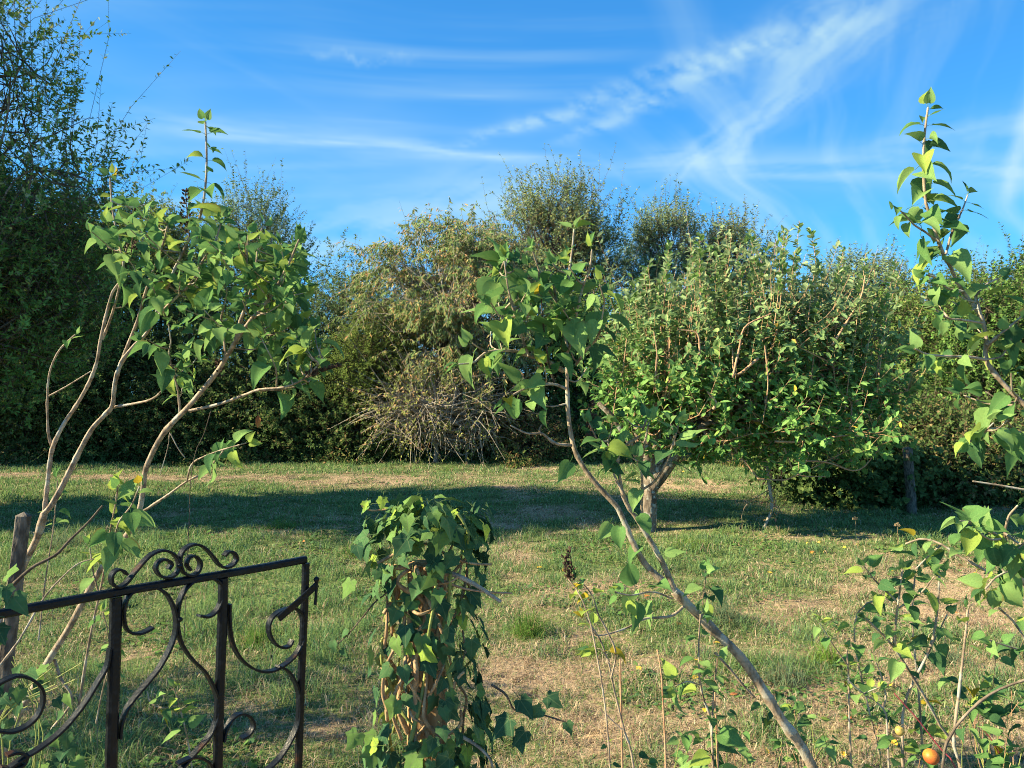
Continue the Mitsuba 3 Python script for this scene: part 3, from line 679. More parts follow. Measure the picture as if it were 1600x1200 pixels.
# a broken hanging branch whose end touches the ground right of the trunk
t = thing('broken_branch', 'broken dead branch with shrivelled leaves hanging down to the grass under the apple tree', 'branch')
dB = on_ground(1195, 832)[1]
part(t, 'stem', mikit.ply(tube(curve([at(1180, 670, dB), at(1196, 682, dB), at(1206, 702, dB), at(1200, 735, dB), at(1203, 765, dB), at(1206, 795, dB), at(1198, 815, dB), at(1190, 834, dB)], 30), [.03, .022, .02, .016], 8), 'm_pale_twig', smooth=True))
for pts in ([(1204, 775), (1212, 782), (1214, 800)], [(1203, 765), (1185, 775), (1165, 790), (1158, 810)], [(1204, 790), (1218, 795), (1214, 805)], [(1205, 725), (1220, 735), (1222, 760)]):
    part(t, 'twig', mikit.ply(tube(curve([at(a, b, dB) for a, b in pts], 8), [.007, .003], 5), 'm_dry_stem', smooth=True))
n_ = 70
pp = np.array([at(R.normal(1207, 8), R.uniform(700, 812), dB + R.normal(0, .06)) for _ in range(n_)])
v, f, cc = leaf_cloud(pp, R.normal(0, 1, (n_, 3)) - [0, 0, 1.2], R.normal(0, 1, (n_, 3)), np.full(n_, .06), np.full(n_, .03), palette([(0.27, 0.11, 0.08), (0.20, 0.14, 0.07), (0.12, 0.14, 0.05)], [1, 1, 1], n_))
part(t, 'withered_leaves', mikit.ply((v, f), 'm_foliage', color=cc), kind='stuff')


# weathered fence post at the hedge
def rough_post(holder, name, p0, p1, w, d, m, seed, sag=0.006):
    g = np.linspace(0, 1, 15)
    vs, fs, ns = [], [], 12
    rr = np.random.default_rng(seed)
    ph = np.arange(ns) * 2 * np.pi / ns
    sq = np.maximum(np.abs(np.cos(ph)), np.abs(np.sin(ph)))
    prof = 0.5 / sq ** 0.75
    ax = unit(np.subtract(p1, p0)); e1 = unit(np.cross([0, 1, 0.1], ax)); e2 = np.cross(ax, e1)
    off = rr.normal(0, sag, (15, ns)) * 0.6 + rr.normal(0, sag, ns)
    for i, s in enumerate(g):
        c = np.array(p0) * (1 - s) + np.array(p1) * s
        vs.append(c + (e1 * (np.cos(ph) * prof * w)[:, None] + e2 * (np.sin(ph) * prof * d)[:, None]) * (1 + off[i] / w)[:, None])
    v = np.vstack(vs)
    top = np.array(p1) + ax * rr.uniform(0, 0.02)
    v = np.vstack([v, top])
    for i in range(14):
        for j in range(ns):
            a, b = i * ns + j, i * ns + (j + 1) % ns
            fs += [[a, b, b + ns], [a, b + ns, a + ns]]
    fs += [[14 * ns + j, 14 * ns + (j + 1) % ns, len(v) - 1] for j in range(ns)]
    return part(holder, name, mikit.ply((v, np.array(fs)), m, smooth=35))


t = thing('fence_post', 'weathered grey wooden fence post leaning at the hedge right of the apple tree', 'post')
gp = at(1427, 800, 11.2)
rough_post(t, 'shaft', gp - [0, 0, .3], at(1418, 700, 11.2), 0.115, 0.11, 'm_weather', 4)
t = thing('fence_post', 'dark weathered post leaning at the left edge behind the gate rail', 'post')
rough_post(t, 'shaft', [*at(-30, 1300, 2.75)[:2], -0.1], at(37, 806, 2.75), 0.042, 0.042, 'm_weather', 6, .002)

# ------------------------------------------------------------------ wrought iron gate, standing open
GA, GB = at(478, 868, 2.30), at(0, 950, 1.714)          # two points of its top rail, level with each other
GD = unit((GA - GB) * [1, 1, 0]); GN = np.array([-GD[1], GD[0], 0.0])


def in_gate(px, py):
    d = ray(px, py); o = np.array([0, 0, EYE])
    p = o + d * (np.dot(GA - o, GN) / np.dot(d, GN))
    return np.array([np.dot(p - GA, GD), p[2]])


def gate_point(q, n=0.0):
    q = np.atleast_2d(q)
    return GA * [1, 1, 0] + q[:, :1] * GD + q[:, 1:] * [0, 0, 1] + GN * n


def strip(q, width=0.020, thick=0.0055, off=0.0):
    """A flat bar bent along the curve q in the plane of the gate, with softened edges."""
    q = np.asarray(q)
    t = unit(np.gradient(q, axis=0)); nrm = np.stack([-t[:, 1], t[:, 0]], 1)
    h, w, e = thick / 2, width / 2, min(thick, width) * 0.22
    prof = [(-h, -w + e), (-h + e, -w), (h - e, -w), (h, -w + e), (h, w - e), (h - e, w), (-h + e, w), (-h, w - e)]
    v = np.stack([gate_point(q + nrm * a, b + off) for a, b in prof], 1)
    n, m = len(q), len(prof)
    v = v.reshape(-1, 3)
    f = []
    for i in range(n - 1):
        for j in range(m):
            a, b = i * m + j, i * m + (j + 1) % m
            f += [[a, b, b + m], [a, b + m, a + m]]
    for k in range(1, m - 1):
        f += [[0, k + 1, k], [(n - 1) * m, (n - 1) * m + k, (n - 1) * m + k + 1]]
    return trimesh.Trimesh(v, np.array(f), process=False)


G3 = lambda pts: np.array([in_gate(a / 3, 800 + b / 3) for a, b in pts])
gate = thing('iron_gate', 'black wrought iron gate with scrolls standing open at the lower left', 'gate')
iron_ply = lambda m: mikit.ply(m, 'm_iron', smooth=30)
top_z = GA[2]
L0 = in_gate(0, 950)[0] - 0.12
part(gate, 'top_rail', iron_ply(strip(np.array([[x, top_z - 0.011 + 0.0015 * math.sin(9 * x)] for x in np.linspace(L0, -0.002, 14)]), 0.022, 0.020)))
part(gate, 'bottom_rail', iron_ply(strip(np.array([[x, 0.20] for x in np.linspace(L0, -0.002, 8)]), 0.022, 0.020)))
for (x0, x1, wd) in ((478, 466, .020), (349, 340, .023), (182, 174, .025)):
    a = in_gate(x0, 880 if x0 > 400 else 905); b = in_gate(x1, 1195)
    sl = (b[0] - a[0]) / (b[1] - a[1])
    zt = top_z if x0 > 400 else top_z - 0.0225
    if x0 > 400:
        zt = top_z - 0.0225
    zz = np.linspace(zt, 0.06 if x0 > 400 else 0.212, 16)
    part(gate, 'stile' if x0 > 400 else 'bar', iron_ply(strip(np.stack([a[0] + sl * (zz - a[1]) + 0.0008 * np.sin(zz * 14), zz], 1), wd, wd)))
part(gate, 'stile', iron_ply(strip(np.array([[L0 - 0.012, z] for z in np.linspace(top_z + .02, 0.02, 10)]), 0.025, 0.025)))
SCROLLS = [
    [(592, 292), (575, 274), (545, 272), (522, 298), (525, 335), (555, 352), (590, 332), (640, 270), (700, 205), (760, 180), (810, 195), (836, 235), (830, 280), (795, 306), (755, 302), (730, 270), (740, 235), (775, 222), (802, 243), (788, 268)],
    [(890, 272), (874, 245), (885, 213), (915, 207), (938, 240), (925, 282), (890, 298), (855, 277), (842, 222), (860, 177), (905, 152), (950, 162), (990, 200), (1020, 240), (1050, 260), (1085, 250), (1107, 220), (1095, 190), (1068, 187), (1050, 205)],
    [(715, 540), (680, 560), (640, 570), (602, 560), (582, 520), (580, 450), (602, 392), (650, 362), (720, 355), (772, 378), (806, 430), (824, 500), (819, 570), (790, 650), (745, 730), (690, 800), (630, 870), (590, 930), (566, 1000), (560, 1060)],
    [(930, 485), (975, 490), (1015, 460), (1040, 400), (1038, 348), (1010, 318), (960, 308), (900, 330), (856, 380), (834, 450), (832, 540), (852, 620), (900, 690), (960, 750), (1003, 830), (1021, 900), (1014, 970), (980, 1050), (920, 1120), (850, 1200), (790, 1270)],
    [(1370, 598), (1350, 630), (1310, 632), (1275, 600), (1258, 550), (1270, 500), (1310, 466), (1360, 450), (1400, 462), (1420, 510), (1422, 580), (1398, 650), (1340, 710), (1270, 745), (1200, 740), (1130, 690), (1088, 610), (1074, 520), (1073, 430)],
    [(1300, 722), (1345, 742), (1383, 800), (1400, 870), (1396, 980), (1366, 1060), (1318, 1140), (1260, 1200), (1190, 1260)],
    [(1130, 1062), (1165, 1040), (1187, 1000), (1170, 960), (1130, 945), (1090, 965), (1058, 1020), (1046, 1075)],
    [(513, 640), (500, 720), (455, 800), (400, 890), (330, 980), (260, 1050), (180, 1110), (90, 1165), (0, 1230)],
    [(-60, 850), (0, 800), (80, 768), (150, 785), (195, 830), (200, 890), (170, 960), (110, 1010), (50, 1030), (-10, 1025)],
    [(30, 1140), (80, 1125), (120, 1140), (110, 1180), (60, 1200), (0, 1195)],
    [(830, 1180), (900, 1150), (960, 1160), (990, 1200), (985, 1270)],
]
for s in SCROLLS:
    q = G3(s)
    q3 = curve(np.hstack([q, np.zeros((len(q), 1))]), 7 * len(q))[:, :2]
    part(gate, 'scroll', iron_ply(strip(q3, 0.024, 0.006, off=0.0)))
# the latch: a strap and its keeper on the right stile, a drop pin, rivets
q = G3([(1292, 495), (1330, 462), (1385, 415), (1440, 365), (1472, 335)])
lat = part(gate, 'latch', iron_ply(strip(q, 0.007, 0.020, off=-0.0165)))
part(lat, 'pin', iron_ply(tube(np.vstack([gate_point(in_gate(490, 905), -0.018), gate_point(in_gate(487, 943), -0.018)]), 0.0045, 8)))
part(lat, 'knob', mikit.ply(trimesh.creation.icosphere(subdivisions=2, radius=0.0085).apply_translation(gate_point(in_gate(489, 904), -0.018)[0]), 'm_iron', smooth=True))
for a, b in ((1400, 400), (1345, 450), (835, 500), (832, 250)):
    part(gate, 'rivet', mikit.ply(trimesh.creation.icosphere(subdivisions=1, radius=0.0065).apply_translation(gate_point(in_gate(a / 3, 800 + b / 3), -0.012)[0]), 'm_iron', smooth=True))


# ------------------------------------------------------------------ lilac leaves and stems
def lilac_leaf(fold, curl, wave, wid, k, seed):
    rr = np.random.default_rng(seed)
    u = np.array([-0.03, 0.07, 0.22, 0.42, 0.65, 0.85, 1.03])
    w = np.array([0.13, 0.31, 0.385, 0.335, 0.205, 0.075, 0.004]) * wid * 0.9
    c = np.array([-1, -.5, 0, .5, 1.0])
    x = np.repeat(u[:, None], 5, 1); y = w[:, None] * c
    x[0] += np.abs(c) * np.array([-0.05]) + 0.05                        # heart-shaped base
    ang = curl * np.clip(u, 0, 1)[:, None] ** 1.4
    z = np.abs(y) * fold + wave * np.sin(x * 9 + c[None] * 2 + seed) * np.abs(c)[None] * 0.5 * (w[:, None] > 0.02)
    # bend along the midrib
    s = np.clip(u, 0, 1)
    bx = np.cumsum(np.concatenate([[u[0]], np.diff(u) * np.cos(curl * (s[1:] + s[:-1]) / 2)]))
    bz = np.cumsum(np.concatenate([[0], -np.diff(u) * np.sin(curl * (s[1:] + s[:-1]) / 2)]))
    X = bx[:, None] + (x - u[:, None]) + z * np.sin(curl * s)[:, None]; Z = bz[:, None] + z * np.cos(curl * s)[:, None]
    v = np.stack([X, y, Z], -1).reshape(-1, 3)
    uv = np.stack([np.clip(x, 0.01, 0.99) + k, np.broadcast_to(c / 2 + .5, x.shape)], -1).reshape(-1, 2)
    i, j = np.meshgrid(np.arange(6), np.arange(4), indexing='ij')
    a = (i * 5 + j).ravel()
    f = np.vstack([np.stack([a, a + 5, a + 6], 1), np.stack([a, a + 6, a + 1], 1)])
    pv, pf = tube(curve([(-0.30, 0, -0.07), (-0.15, 0, 0.015), (0.0, 0, 0.0)], 3), 0.013, 3, False)
    f = np.vstack([f, pf + len(v)])
    v = np.vstack([v, pv]); uv = np.vstack([uv, np.tile([k + 0.5, 0.5], (len(pv), 1))])
    v[:, 0] += 0.30; v[:, 2] += 0.07
    return mikit.ply((v, f), 'm_lilac', smooth=True, uv=uv)


LV = [[lilac_leaf(*s, k, 10 * k + i) for i, s in enumerate(((0.25, 0.5, 0.03, 1.0), (0.55, 0.9, 0.04, 1.0), (0.10, 0.3, 0.05, 0.9), (0.8, 0.6, 0.03, 1.05), (0.4, 1.3, 0.05, 0.95), (0.3, 0.1, 0.03, 0.85)))] for k in range(5)]


def put_leaf(holder, p, axis, nrm, L, cw, leaves=LV, name='leaf'):
    k = R.choice(len(cw), p=np.array(cw, float) / sum(cw))
    if COUNT.get(f'{holder}__{name}', 0) >= 300:            # past the first 300 the leaves of a plant are one part
        SPILL.setdefault(holder, []).append((leaves[k][R.integers(0, len(leaves[k]))], M4(axis, nrm, p, L)))
        return
    part(holder, name, leaves[k][R.integers(0, len(leaves[k]))], M=M4(axis, nrm, p, L))


def shoot_leaves(holder, c, L, s0=0.3, gap=0.045, cw=(3, 4, 3, 1, 0.05), droop=0.45, drop=0.1, taper=0.55, top=True):
    """Opposite pairs of leaves along the curve c, each pair turned a quarter from the last."""
    seg = np.linalg.norm(np.diff(c, axis=0), axis=1); S = np.concatenate([[0], np.cumsum(seg)]); tot = S[-1]
    s, ph = s0 * tot, R.uniform(0, np.pi)
    while s <= tot + 1e-6:
        i = min(np.searchsorted(S, s, side='right') - 1, len(c) - 2)
        p = c[i] + (c[i + 1] - c[i]) * ((s - S[i]) / max(seg[i], 1e-9)); t = unit(c[i + 1] - c[i])
        e1 = unit(np.cross(t, [0.13, 0.9, 0.3])); e2 = np.cross(t, e1)
        size = L * (1 - (1 - taper) * max(0, (s / tot - 0.55) / 0.45)) * R.uniform(0.6, 1.25)
        for q in (0, np.pi):
            if R.uniform() < drop:
                continue
            a = ph + q + R.normal(0, 0.3)
            o = e1 * math.cos(a) + e2 * math.sin(a)
            young = max(0, (s / tot - 0.8) / 0.2) if top else 0
            ax = unit(o + t * (0.25 + 0.5 * young) + np.array([0, 0, -droop * R.uniform(0.3, 1.5) * (1 - 0.7 * young)]) + R.normal(0, 0.26, 3))
            nrm = unit(np.array([0, 0, 1.0]) + t * 0.5 + R.normal(0, 0.45, 3))
            put_leaf(holder, p, ax, nrm, size, cw)
        ph += np.pi / 2; s += gap * R.uniform(0.75, 1.3)
    if top:
        for q in range(2):
            put_leaf(holder, c[-1], unit(unit(c[-1] - c[-2]) + R.normal(0, .35, 3)), unit(R.normal(0, 1, 3)), L * 0.5, cw)


def line(pts, d0, d1, wob=0.0):
    n = len(pts)
    ds = np.interp(np.linspace(0, 1, n), np.linspace(0, 1, 2 if np.ndim(d1) == 0 else 1 + len(d1)), np.atleast_1d([d0, *np.atleast_1d(d1)])) + wob * R.normal(0, 1, n)
    return curve([at(a, b, d) for (a, b), d in zip(pts, ds)], max(8, 4 * n))


def stem(holder, name, c, r0, r1, m='m_stem', sides=8, knots=True):
    n = len(c)
    rad = np.linspace(r0, r1, n)
    if knots and n > 10:
        rad = rad * (1 + 0.22 * (R.uniform(0, 1, n) < 0.14)) * R.uniform(0.96, 1.04, n)
    part(holder, name, mikit.ply(tube(c, rad, sides), m, smooth=True))
    return c


def seed_head(holder, c, rad, n, label=None):
    ps = [tube(c, [0.002, 0.0012], 4)]
    for _ in range(n):
        i = R.integers(1, len(c)); s = i / len(c)
        o = unit(R.normal(0, 1, 3)); o[2] = abs(o[2]) * .7
        b = c[i] + o * rad * (1.1 - s) * R.uniform(.3, 1)
        e = b + unit(o + [0, 0, .6]) * 0.012
        ps.append(tube(np.array([c[i], (c[i] + b) / 2 + [0, 0, .001], b]), .0008, 3, False))
        ps.append(tube(np.array([b, (b + e) / 2, e]), [.0012, .0036, .0008], 5))
    part(holder, 'seed_head', mikit.ply(join(ps), 'm_seed', smooth=40), label)


def filler(holder, poly, d0, d1, n, skel, L, cw, gap=0.05, s0=0.5, maxlen=0.5, droop=0.5, r=0.0022):
    from shapely.geometry import Polygon, Point
    P = Polygon(poly); x0, y0, x1, y1 = P.bounds
    sk = np.vstack(skel); done = 0
    while done < n:
        a, b = R.uniform(x0, x1), R.uniform(y0, y1)
        if not P.contains(Point(a, b)):
            continue
        p = at(a, b, R.uniform(d0, d1))
        below = sk[sk[:, 2] < p[2] - 0.02]
        if not len(below):
            below = sk
        q = below[np.argmin(np.linalg.norm((below - p) * [1, 0.6, 1], axis=1))]
        l = np.linalg.norm(p - q)
        if l > maxlen:
            q = p + (q - p) * maxlen / l if l > maxlen * 3 else q
        c = curve([q, (p + q) / 2 + [0, 0, -0.12 * l] + R.normal(0, 0.06 * l, 3), p], 9)
        stem(holder, 'twig', c, r * 1.3, r * 0.7, sides=5, knots=False)
        ll = max(np.linalg.norm(p - q), 0.05)
        shoot_leaves(holder, c, L, s0=max(s0, 1 - 0.16 / ll), gap=gap, cw=cw, droop=droop, drop=0.12)
        done += 1


# --- the left lilac: three stems behind the gate
LA = thing('lilac_bush', 'leafy lilac bush with three bare curving stems behind the gate', 'lilac bush')
CW = (3, 4, 3, 2, 0.06)
A = stem(LA, 'stem', line([(-90, 1270), (-55, 1120), (3, 977), (37, 883), (57, 843), (69, 802)], 3.05, 2.85), .016, .0125)
B = stem(LA, 'stem', line([(69, 802), (80, 790), (97, 760), (112, 730), (127, 700), (144, 670), (162, 650), (175, 635), (178, 612), (181, 592), (190, 566), (208, 542), (228, 522), (240, 500), (249, 478), (258, 456), (274, 418)], 2.85, 2.65), .011, .0045)
A1 = stem(LA, 'branch', line([(69, 802), (72, 775), (77, 730), (82, 700), (97, 667), (120, 632), (139, 598), (151, 566), (156, 536), (162, 508), (169, 480), (176, 456), (187, 440), (193, 416), (186, 380), (179, 346), (175, 320), (172, 275)], 2.85, [2.75, 2.8]), .0085, .003)
A2 = stem(LA, 'branch', line([(160, 530), (170, 505), (180, 474), (188, 440), (194, 405), (200, 380)], 2.80, 2.72), .005, .003)
A3 = stem(LA, 'twig', line([(82, 700), (76, 680), (74, 650), (74, 617), (78, 580), (93, 547), (117, 523)], 2.83, 2.7), .005, .0025)
stem(LA, 'twig', line([(74, 620), (105, 603), (142, 580)], 2.8, 2.79), .003, .002)
C = stem(LA, 'stem', line([(-20, 1275), (15, 1150), (55, 1070), (75, 1033), (110, 977), (147, 907), (167, 877), (200, 833), (217, 800), (224, 760), (227, 735), (237, 710), (252, 682), (270, 660), (290, 640), (312, 615), (340, 580), (356, 554), (368, 534)], 2.95, 2.55), .014, .0075)
C1 = stem(LA, 'branch', line([(368, 534), (384, 510), (410, 480), (428, 456), (448, 418), (460, 392), (468, 372)], 2.55, 2.5), .007, .003)
C2 = stem(LA, 'branch', line([(366, 538), (376, 500), (386, 470), (383, 444), (386, 396), (388, 366)], 2.55, 2.5), .006, .0025)
C3 = stem(LA, 'twig', line([(386, 470), (398, 430), (402, 394), (410, 352)], 2.55, 2.6), .0035, .002)
C4 = stem(LA, 'twig', line([(281, 647), (278, 610), (270, 580), (264, 552), (267, 534), (262, 500)], 2.66, 2.55), .004, .002)
C5 = stem(LA, 'twig', line([(352, 560), (350, 530), (345, 500), (352, 470)], 2.57, 2.6), .0035, .002)
D = stem(LA, 'branch', line([(296, 642), (340, 632), (380, 618), (404, 609), (448, 604), (480, 588), (505, 560)], 2.62, 2.4), .0055, .0025)
E = stem(LA, 'branch', line([(222, 800), (260, 775), (292, 752), (317, 740), (338, 718), (352, 700)], 2.72, 2.55), .0045, .0025)
E2 = stem(LA, 'twig', line([(292, 752), (300, 725), (322, 712), (350, 702), (385, 692)], 2.64, 2.5), .003, .002)
B1 = stem(LA, 'branch', line([(274, 418), (288, 390), (300, 365), (312, 340), (320, 300), (323, 250), (321, 190)], 2.65, 2.6), .005, .003)
B2 = stem(LA, 'branch', line([(178, 636), (213, 630), (240, 622), (262, 600), (275, 575)], 2.78, 2.6), .005, .0025)
B3 = stem(LA, 'branch', line([(190, 566), (196, 548), (215, 500), (226, 460), (240, 420), (255, 380), (262, 350)], 2.75, 2.7), .006, .003)
B4 = stem(LA, 'branch', line([(240, 500), (270, 470), (300, 440), (315, 410), (335, 380), (345, 350)], 2.68, 2.6), .005, .0025)
stem(LA, 'twig', line([(0, 933), (17, 917), (50, 887), (87, 867), (110, 843), (137, 817), (160, 790)], 2.4, 2.55), .006, .003, 'm_twig_dark')
stem(LA, 'twig', line([(0, 1040), (30, 1000), (62, 945), (80, 920), (110, 890), (128, 878), (150, 873)], 2.5, 2.6), .004, .002)
stem(LA, 'twig', line([(85, 1030), (95, 1060), (112, 1095), (80, 1140)], 2.9, 2.9), .006, .004)
stem(LA, 'twig', line([(265, 676), (262, 700), (252, 735), (250, 742)], 2.66, 2.66), .0016, .001)
stem(LA, 'twig', line([(266, 677), (278, 700), (289, 715)], 2.66, 2.66), .002, .0016)
stem(LA, 'twig', line([(330, 640), (318, 680), (306, 705), (298, 750), (296, 800), (294, 850), (290, 940), (286, 1040)], 2.6, 2.55), .0014, .0012, 'm_twig_dark')
skA = [A1[20:], A2, B[30:], B1, B2, B3, B4, C[50:], C1, C2, C3, C4, C5, D]
LL = 0.081
shoot_leaves(LA, B1, LL * .95, s0=0.3, gap=0.036, droop=0.45, drop=0.04)
shoot_leaves(LA, A1, LL, s0=0.72, gap=0.06, cw=CW)
shoot_leaves(LA, A2, LL, s0=0.6, gap=0.06, cw=CW)
shoot_leaves(LA, A3, LL * .7, s0=0.93, gap=0.03, cw=CW)
for c, s0 in ((C1, .45), (C2, .4), (C3, .4), (C4, .6), (D, .72), (E, .8), (E2, .45), (B2, .8), (B3, .5), (B4, .45), (C5, .5)):
    shoot_leaves(LA, c, LL, s0=s0, gap=0.052, cw=CW)
filler(LA, [(130, 330), (200, 300), (270, 330), (330, 330), (400, 350), (470, 380), (490, 450), (480, 520), (440, 520), (370, 500), (330, 560), (260, 600), (190, 560), (200, 470), (150, 430)], 2.3, 2.95, 66, skA, LL, CW, gap=0.045)
filler(LA, [(380, 370), (460, 370), (492, 450), (480, 540), (400, 540), (370, 450)], 2.35, 2.7, 16, skA, LL, CW, gap=.045)
filler(LA, [(400, 500), (490, 470), (515, 570), (500, 610), (430, 590)], 2.4, 2.6, 12, skA, LL, CW, gap=0.045)
filler(LA, [(200, 600), (260, 590), (310, 600), (250, 640)], 2.5, 2.7, 2, skA, LL * .8, CW)
seed_head(LA, line([(205, 395), (208, 360), (210, 330)], 2.6, 2.6), .02, 60, 'dry dark seed head among the upper left leaves')
seed_head(LA, line([(296, 372), (292, 330), (290, 300)], 2.6, 2.6), .03, 70)
seed_head(LA, line([(480, 590), (505, 580), (528, 573)], 2.42, 2.4), .02, 50)
seed_head(LA, line([(345, 590), (342, 580), (340, 565)], 2.6, 2.6), .02, 30)

# --- young leafy shoot at the foot of the left lilac
SUCK = 'leafy shoots around the lilacs'
LS = thing('lilac_shoot', 'young leafy lilac shoot in front of the curved stem above the gate', 'lilac shoot', SUCK)
s1 = stem(LS, 'stem', line([(120, 1120), (140, 1000), (155, 930), (165, 880), (172, 830), (180, 790), (184, 762)], 2.8, 2.5), .005, .0025)
s2 = stem(LS, 'twig', line([(165, 880), (178, 845), (186, 815), (205, 790), (218, 760)], 2.6, 2.45), .003, .002)
s3 = stem(LS, 'twig', line([(155, 930), (145, 890), (140, 850)], 2.6, 2.6), .003, .002)
shoot_leaves(LS, s1, .10, s0=.66, gap=.045, cw=(2, 3, 4, 3, .1)); shoot_leaves(LS, s2, .095, s0=.3, gap=.05, cw=(2, 3, 4, 3, .1)); shoot_leaves(LS, s3, .06, s0=.4, gap=.04, cw=(2, 3, 4, 3, .1))
LS = thing('lilac_shoot', 'small bright green lilac shoot behind the gate between its left bars', 'lilac shoot', SUCK)
s1 = stem(LS, 'stem', line([(150, 1130), (160, 1080), (172, 1030), (168, 985), (160, 955)], 2.9, 2.75), .003, .002)
shoot_leaves(LS, s1, .07, s0=.45, gap=.045, cw=(2, 3, 4, 3, .1))
LS = thing('lilac_shoot', 'low bright leafed shoot seen inside the middle panel of the gate', 'lilac shoot', SUCK)
s1 = stem(LS, 'stem', line([(300, 1200), (292, 1150), (282, 1110), (272, 1075)], 2.9, 2.8), .003, .002)
shoot_leaves(LS, s1, .075, s0=.5, gap=.035, cw=(1, 2, 4, 4, .1), droop=.2)
s1 = stem(LS, 'twig', line([(230, 1080), (235, 1098), (250, 1105), (270, 1105)], 2.85, 2.8), .0025, .002)
shoot_leaves(LS, s1, .06, s0=.5, gap=.05, cw=(1, 2, 4, 4, .1), droop=.2)
LS = thing('lilac_shoot', 'small leafy shoot low behind the two left lilac stems', 'lilac shoot', SUCK)
s1 = stem(LS, 'stem', line([(60, 1000), (72, 900), (84, 820), (90, 750)], 2.95, 2.95), .003, .002)
shoot_leaves(LS, s1, .085, s0=.72, gap=.06, cw=(2, 4, 3, 1, .1), drop=.2)

# --- the middle lilac, leaning in from the right
LM = thing('lilac_bush', 'lilac with a long leaning bare stem and open leafy crown in the centre', 'lilac bush')
M0 = stem(LM, 'stem', line([(1385, 1440), (1320, 1300), (1275, 1210), (1250, 1163), (1227, 1133), (1200, 1090), (1160, 1030), (1117, 987), (1077, 947), (1053, 923)], 2.45, 2.3), .0185, .0125)
M1 = stem(LM, 'stem', line([(1053, 923), (1030, 903), (1007, 880), (990, 850), (977, 820), (966, 795), (957, 784), (933, 758), (912, 730), (897, 700), (889, 658), (887, 625), (886, 590), (887, 560), (884, 535), (875, 505), (870, 480), (866, 450)], 2.3, 2.2), .0098, .004)
M2 = stem(LM, 'branch', line([(1053, 921), (1037, 883), (1023, 857), (1010, 835), (996, 812), (980, 789), (972, 768), (967, 737), (966, 712), (976, 697), (1000, 680), (1010, 655)], 2.3, 2.15), .009, .003)
M2b = stem(LM, 'twig', line([(974, 772), (962, 748), (955, 725), (950, 690)], 2.2, 2.2), .004, .0022)
M3 = stem(LM, 'branch', line([(1012, 837), (1003, 800), (1004, 765), (1003, 730), (1006, 700), (1014, 660)], 2.26, 2.1), .0045, .0025)
M3b = stem(LM, 'twig', line([(1004, 765), (1024, 751), (1041, 723), (1051, 695), (1060, 665)], 2.22, 2.1), .004, .0022)
m1a = stem(LM, 'branch', line([(886, 550), (892, 535), (900, 495), (907, 462), (912, 445), (922, 415), (925, 390)], 2.2, 2.12), .005, .0025)
m1b = stem(LM, 'branch', line([(877, 508), (884, 467), (889, 427), (894, 390), (897, 358)], 2.2, 2.2), .0045, .0025)
m1c = stem(LM, 'twig', line([(912, 445), (890, 430), (872, 422), (864, 412)], 2.14, 2.1), .003, .002)
m1d = stem(LM, 'branch', line([(881, 580), (850, 562), (825, 556), (800, 548), (762, 550), (740, 566), (717, 569)], 2.2, 2.05), .0065, .0022)
m1d2 = stem(LM, 'twig', line([(762, 550), (748, 543), (738, 536)], 2.08, 2.05), .003, .0018)
m1e = stem(LM, 'branch', line([(884, 607), (862, 600), (830, 605), (810, 612), (790, 625)], 2.2, 2.1), .0045, .002)
m1f = stem(LM, 'branch', line([(893, 696), (868, 693), (852, 681), (844, 677), (823, 677), (798, 665)], 2.23, 2.1), .0048, .002)
stem(LM, 'twig', line([(846, 679), (843, 672), (846, 664)], 2.16, 2.15), .003, .002)
m1g = stem(LM, 'twig', line([(900, 570), (917, 545), (934, 527), (940, 500), (945, 470)], 2.2, 2.05), .004, .002)
m1h = stem(LM, 'branch', line([(826, 556), (810, 510), (800, 475), (793, 445), (788, 408)], 2.12, 2.05), .004, .002)
m1i = stem(LM, 'twig', line([(866, 598), (858, 570), (852, 530), (847, 490), (846, 462)], 2.15, 2.05), .003, .0018, 'm_twig_dark')
m1j = stem(LM, 'twig', line([(868, 470), (850, 440), (838, 410), (832, 390)], 2.2, 2.15), .003, .002)
mlow = stem(LM, 'branch', line([(1068, 948), (1047, 963), (1007, 967), (977, 982), (937, 993), (925, 985)], 2.31, 2.1), .0045, .002)
ml2 = stem(LM, 'twig', line([(1050, 935), (1020, 925), (985, 930), (960, 925)], 2.3, 2.15), .003, .0018)
ml3 = stem(LM, 'twig', line([(1100, 968), (1098, 940), (1101, 915), (1103, 893)], 2.33, 2.25), .003, .0018)
stem(LM, 'twig', line([(1117, 1020), (1140, 1045), (1165, 1075), (1180, 1090)], 2.35, 2.4), .004, .003)
ML = 0.081
CM = (2.5, 4, 4, 1, .03)
for c, s0, g in ((m1a, .3, .05), (m1b, .3, .05), (m1c, .3, .05), (m1d, .35, .07), (m1d2, .6, .05), (m1e, .4, .06), (m1g, .35, .05), (m1h, .3, .05), (m1i, .35, .05), (m1j, .3, .05), (M1, .82, .05), (M2, .78, .05), (M2b, .5, .05), (M3, .45, .05), (M3b, .5, .05)):
    shoot_leaves(LM, c, ML, s0=s0, gap=g, cw=CM, drop=.12)
shoot_leaves(LM, ml2, .075, s0=.35, gap=.035, cw=CM); shoot_leaves(LM, ml3, .085, s0=.4, gap=.05, cw=CM)
skM = [M1[35:], m1a, m1b, m1d, m1h, m1e, m1g]
filler(LM, [(765, 400), (830, 385), (900, 390), (940, 420), (945, 560), (900, 640), (820, 620), (760, 560)], 2.0, 2.3, 22, skM, ML, CM, gap=.045, maxlen=.35)
filler(LM, [(760, 395), (830, 385), (850, 470), (800, 500), (755, 450)], 2.0, 2.2, 7, [m1h, m1j, m1d], ML, CM, gap=.045)
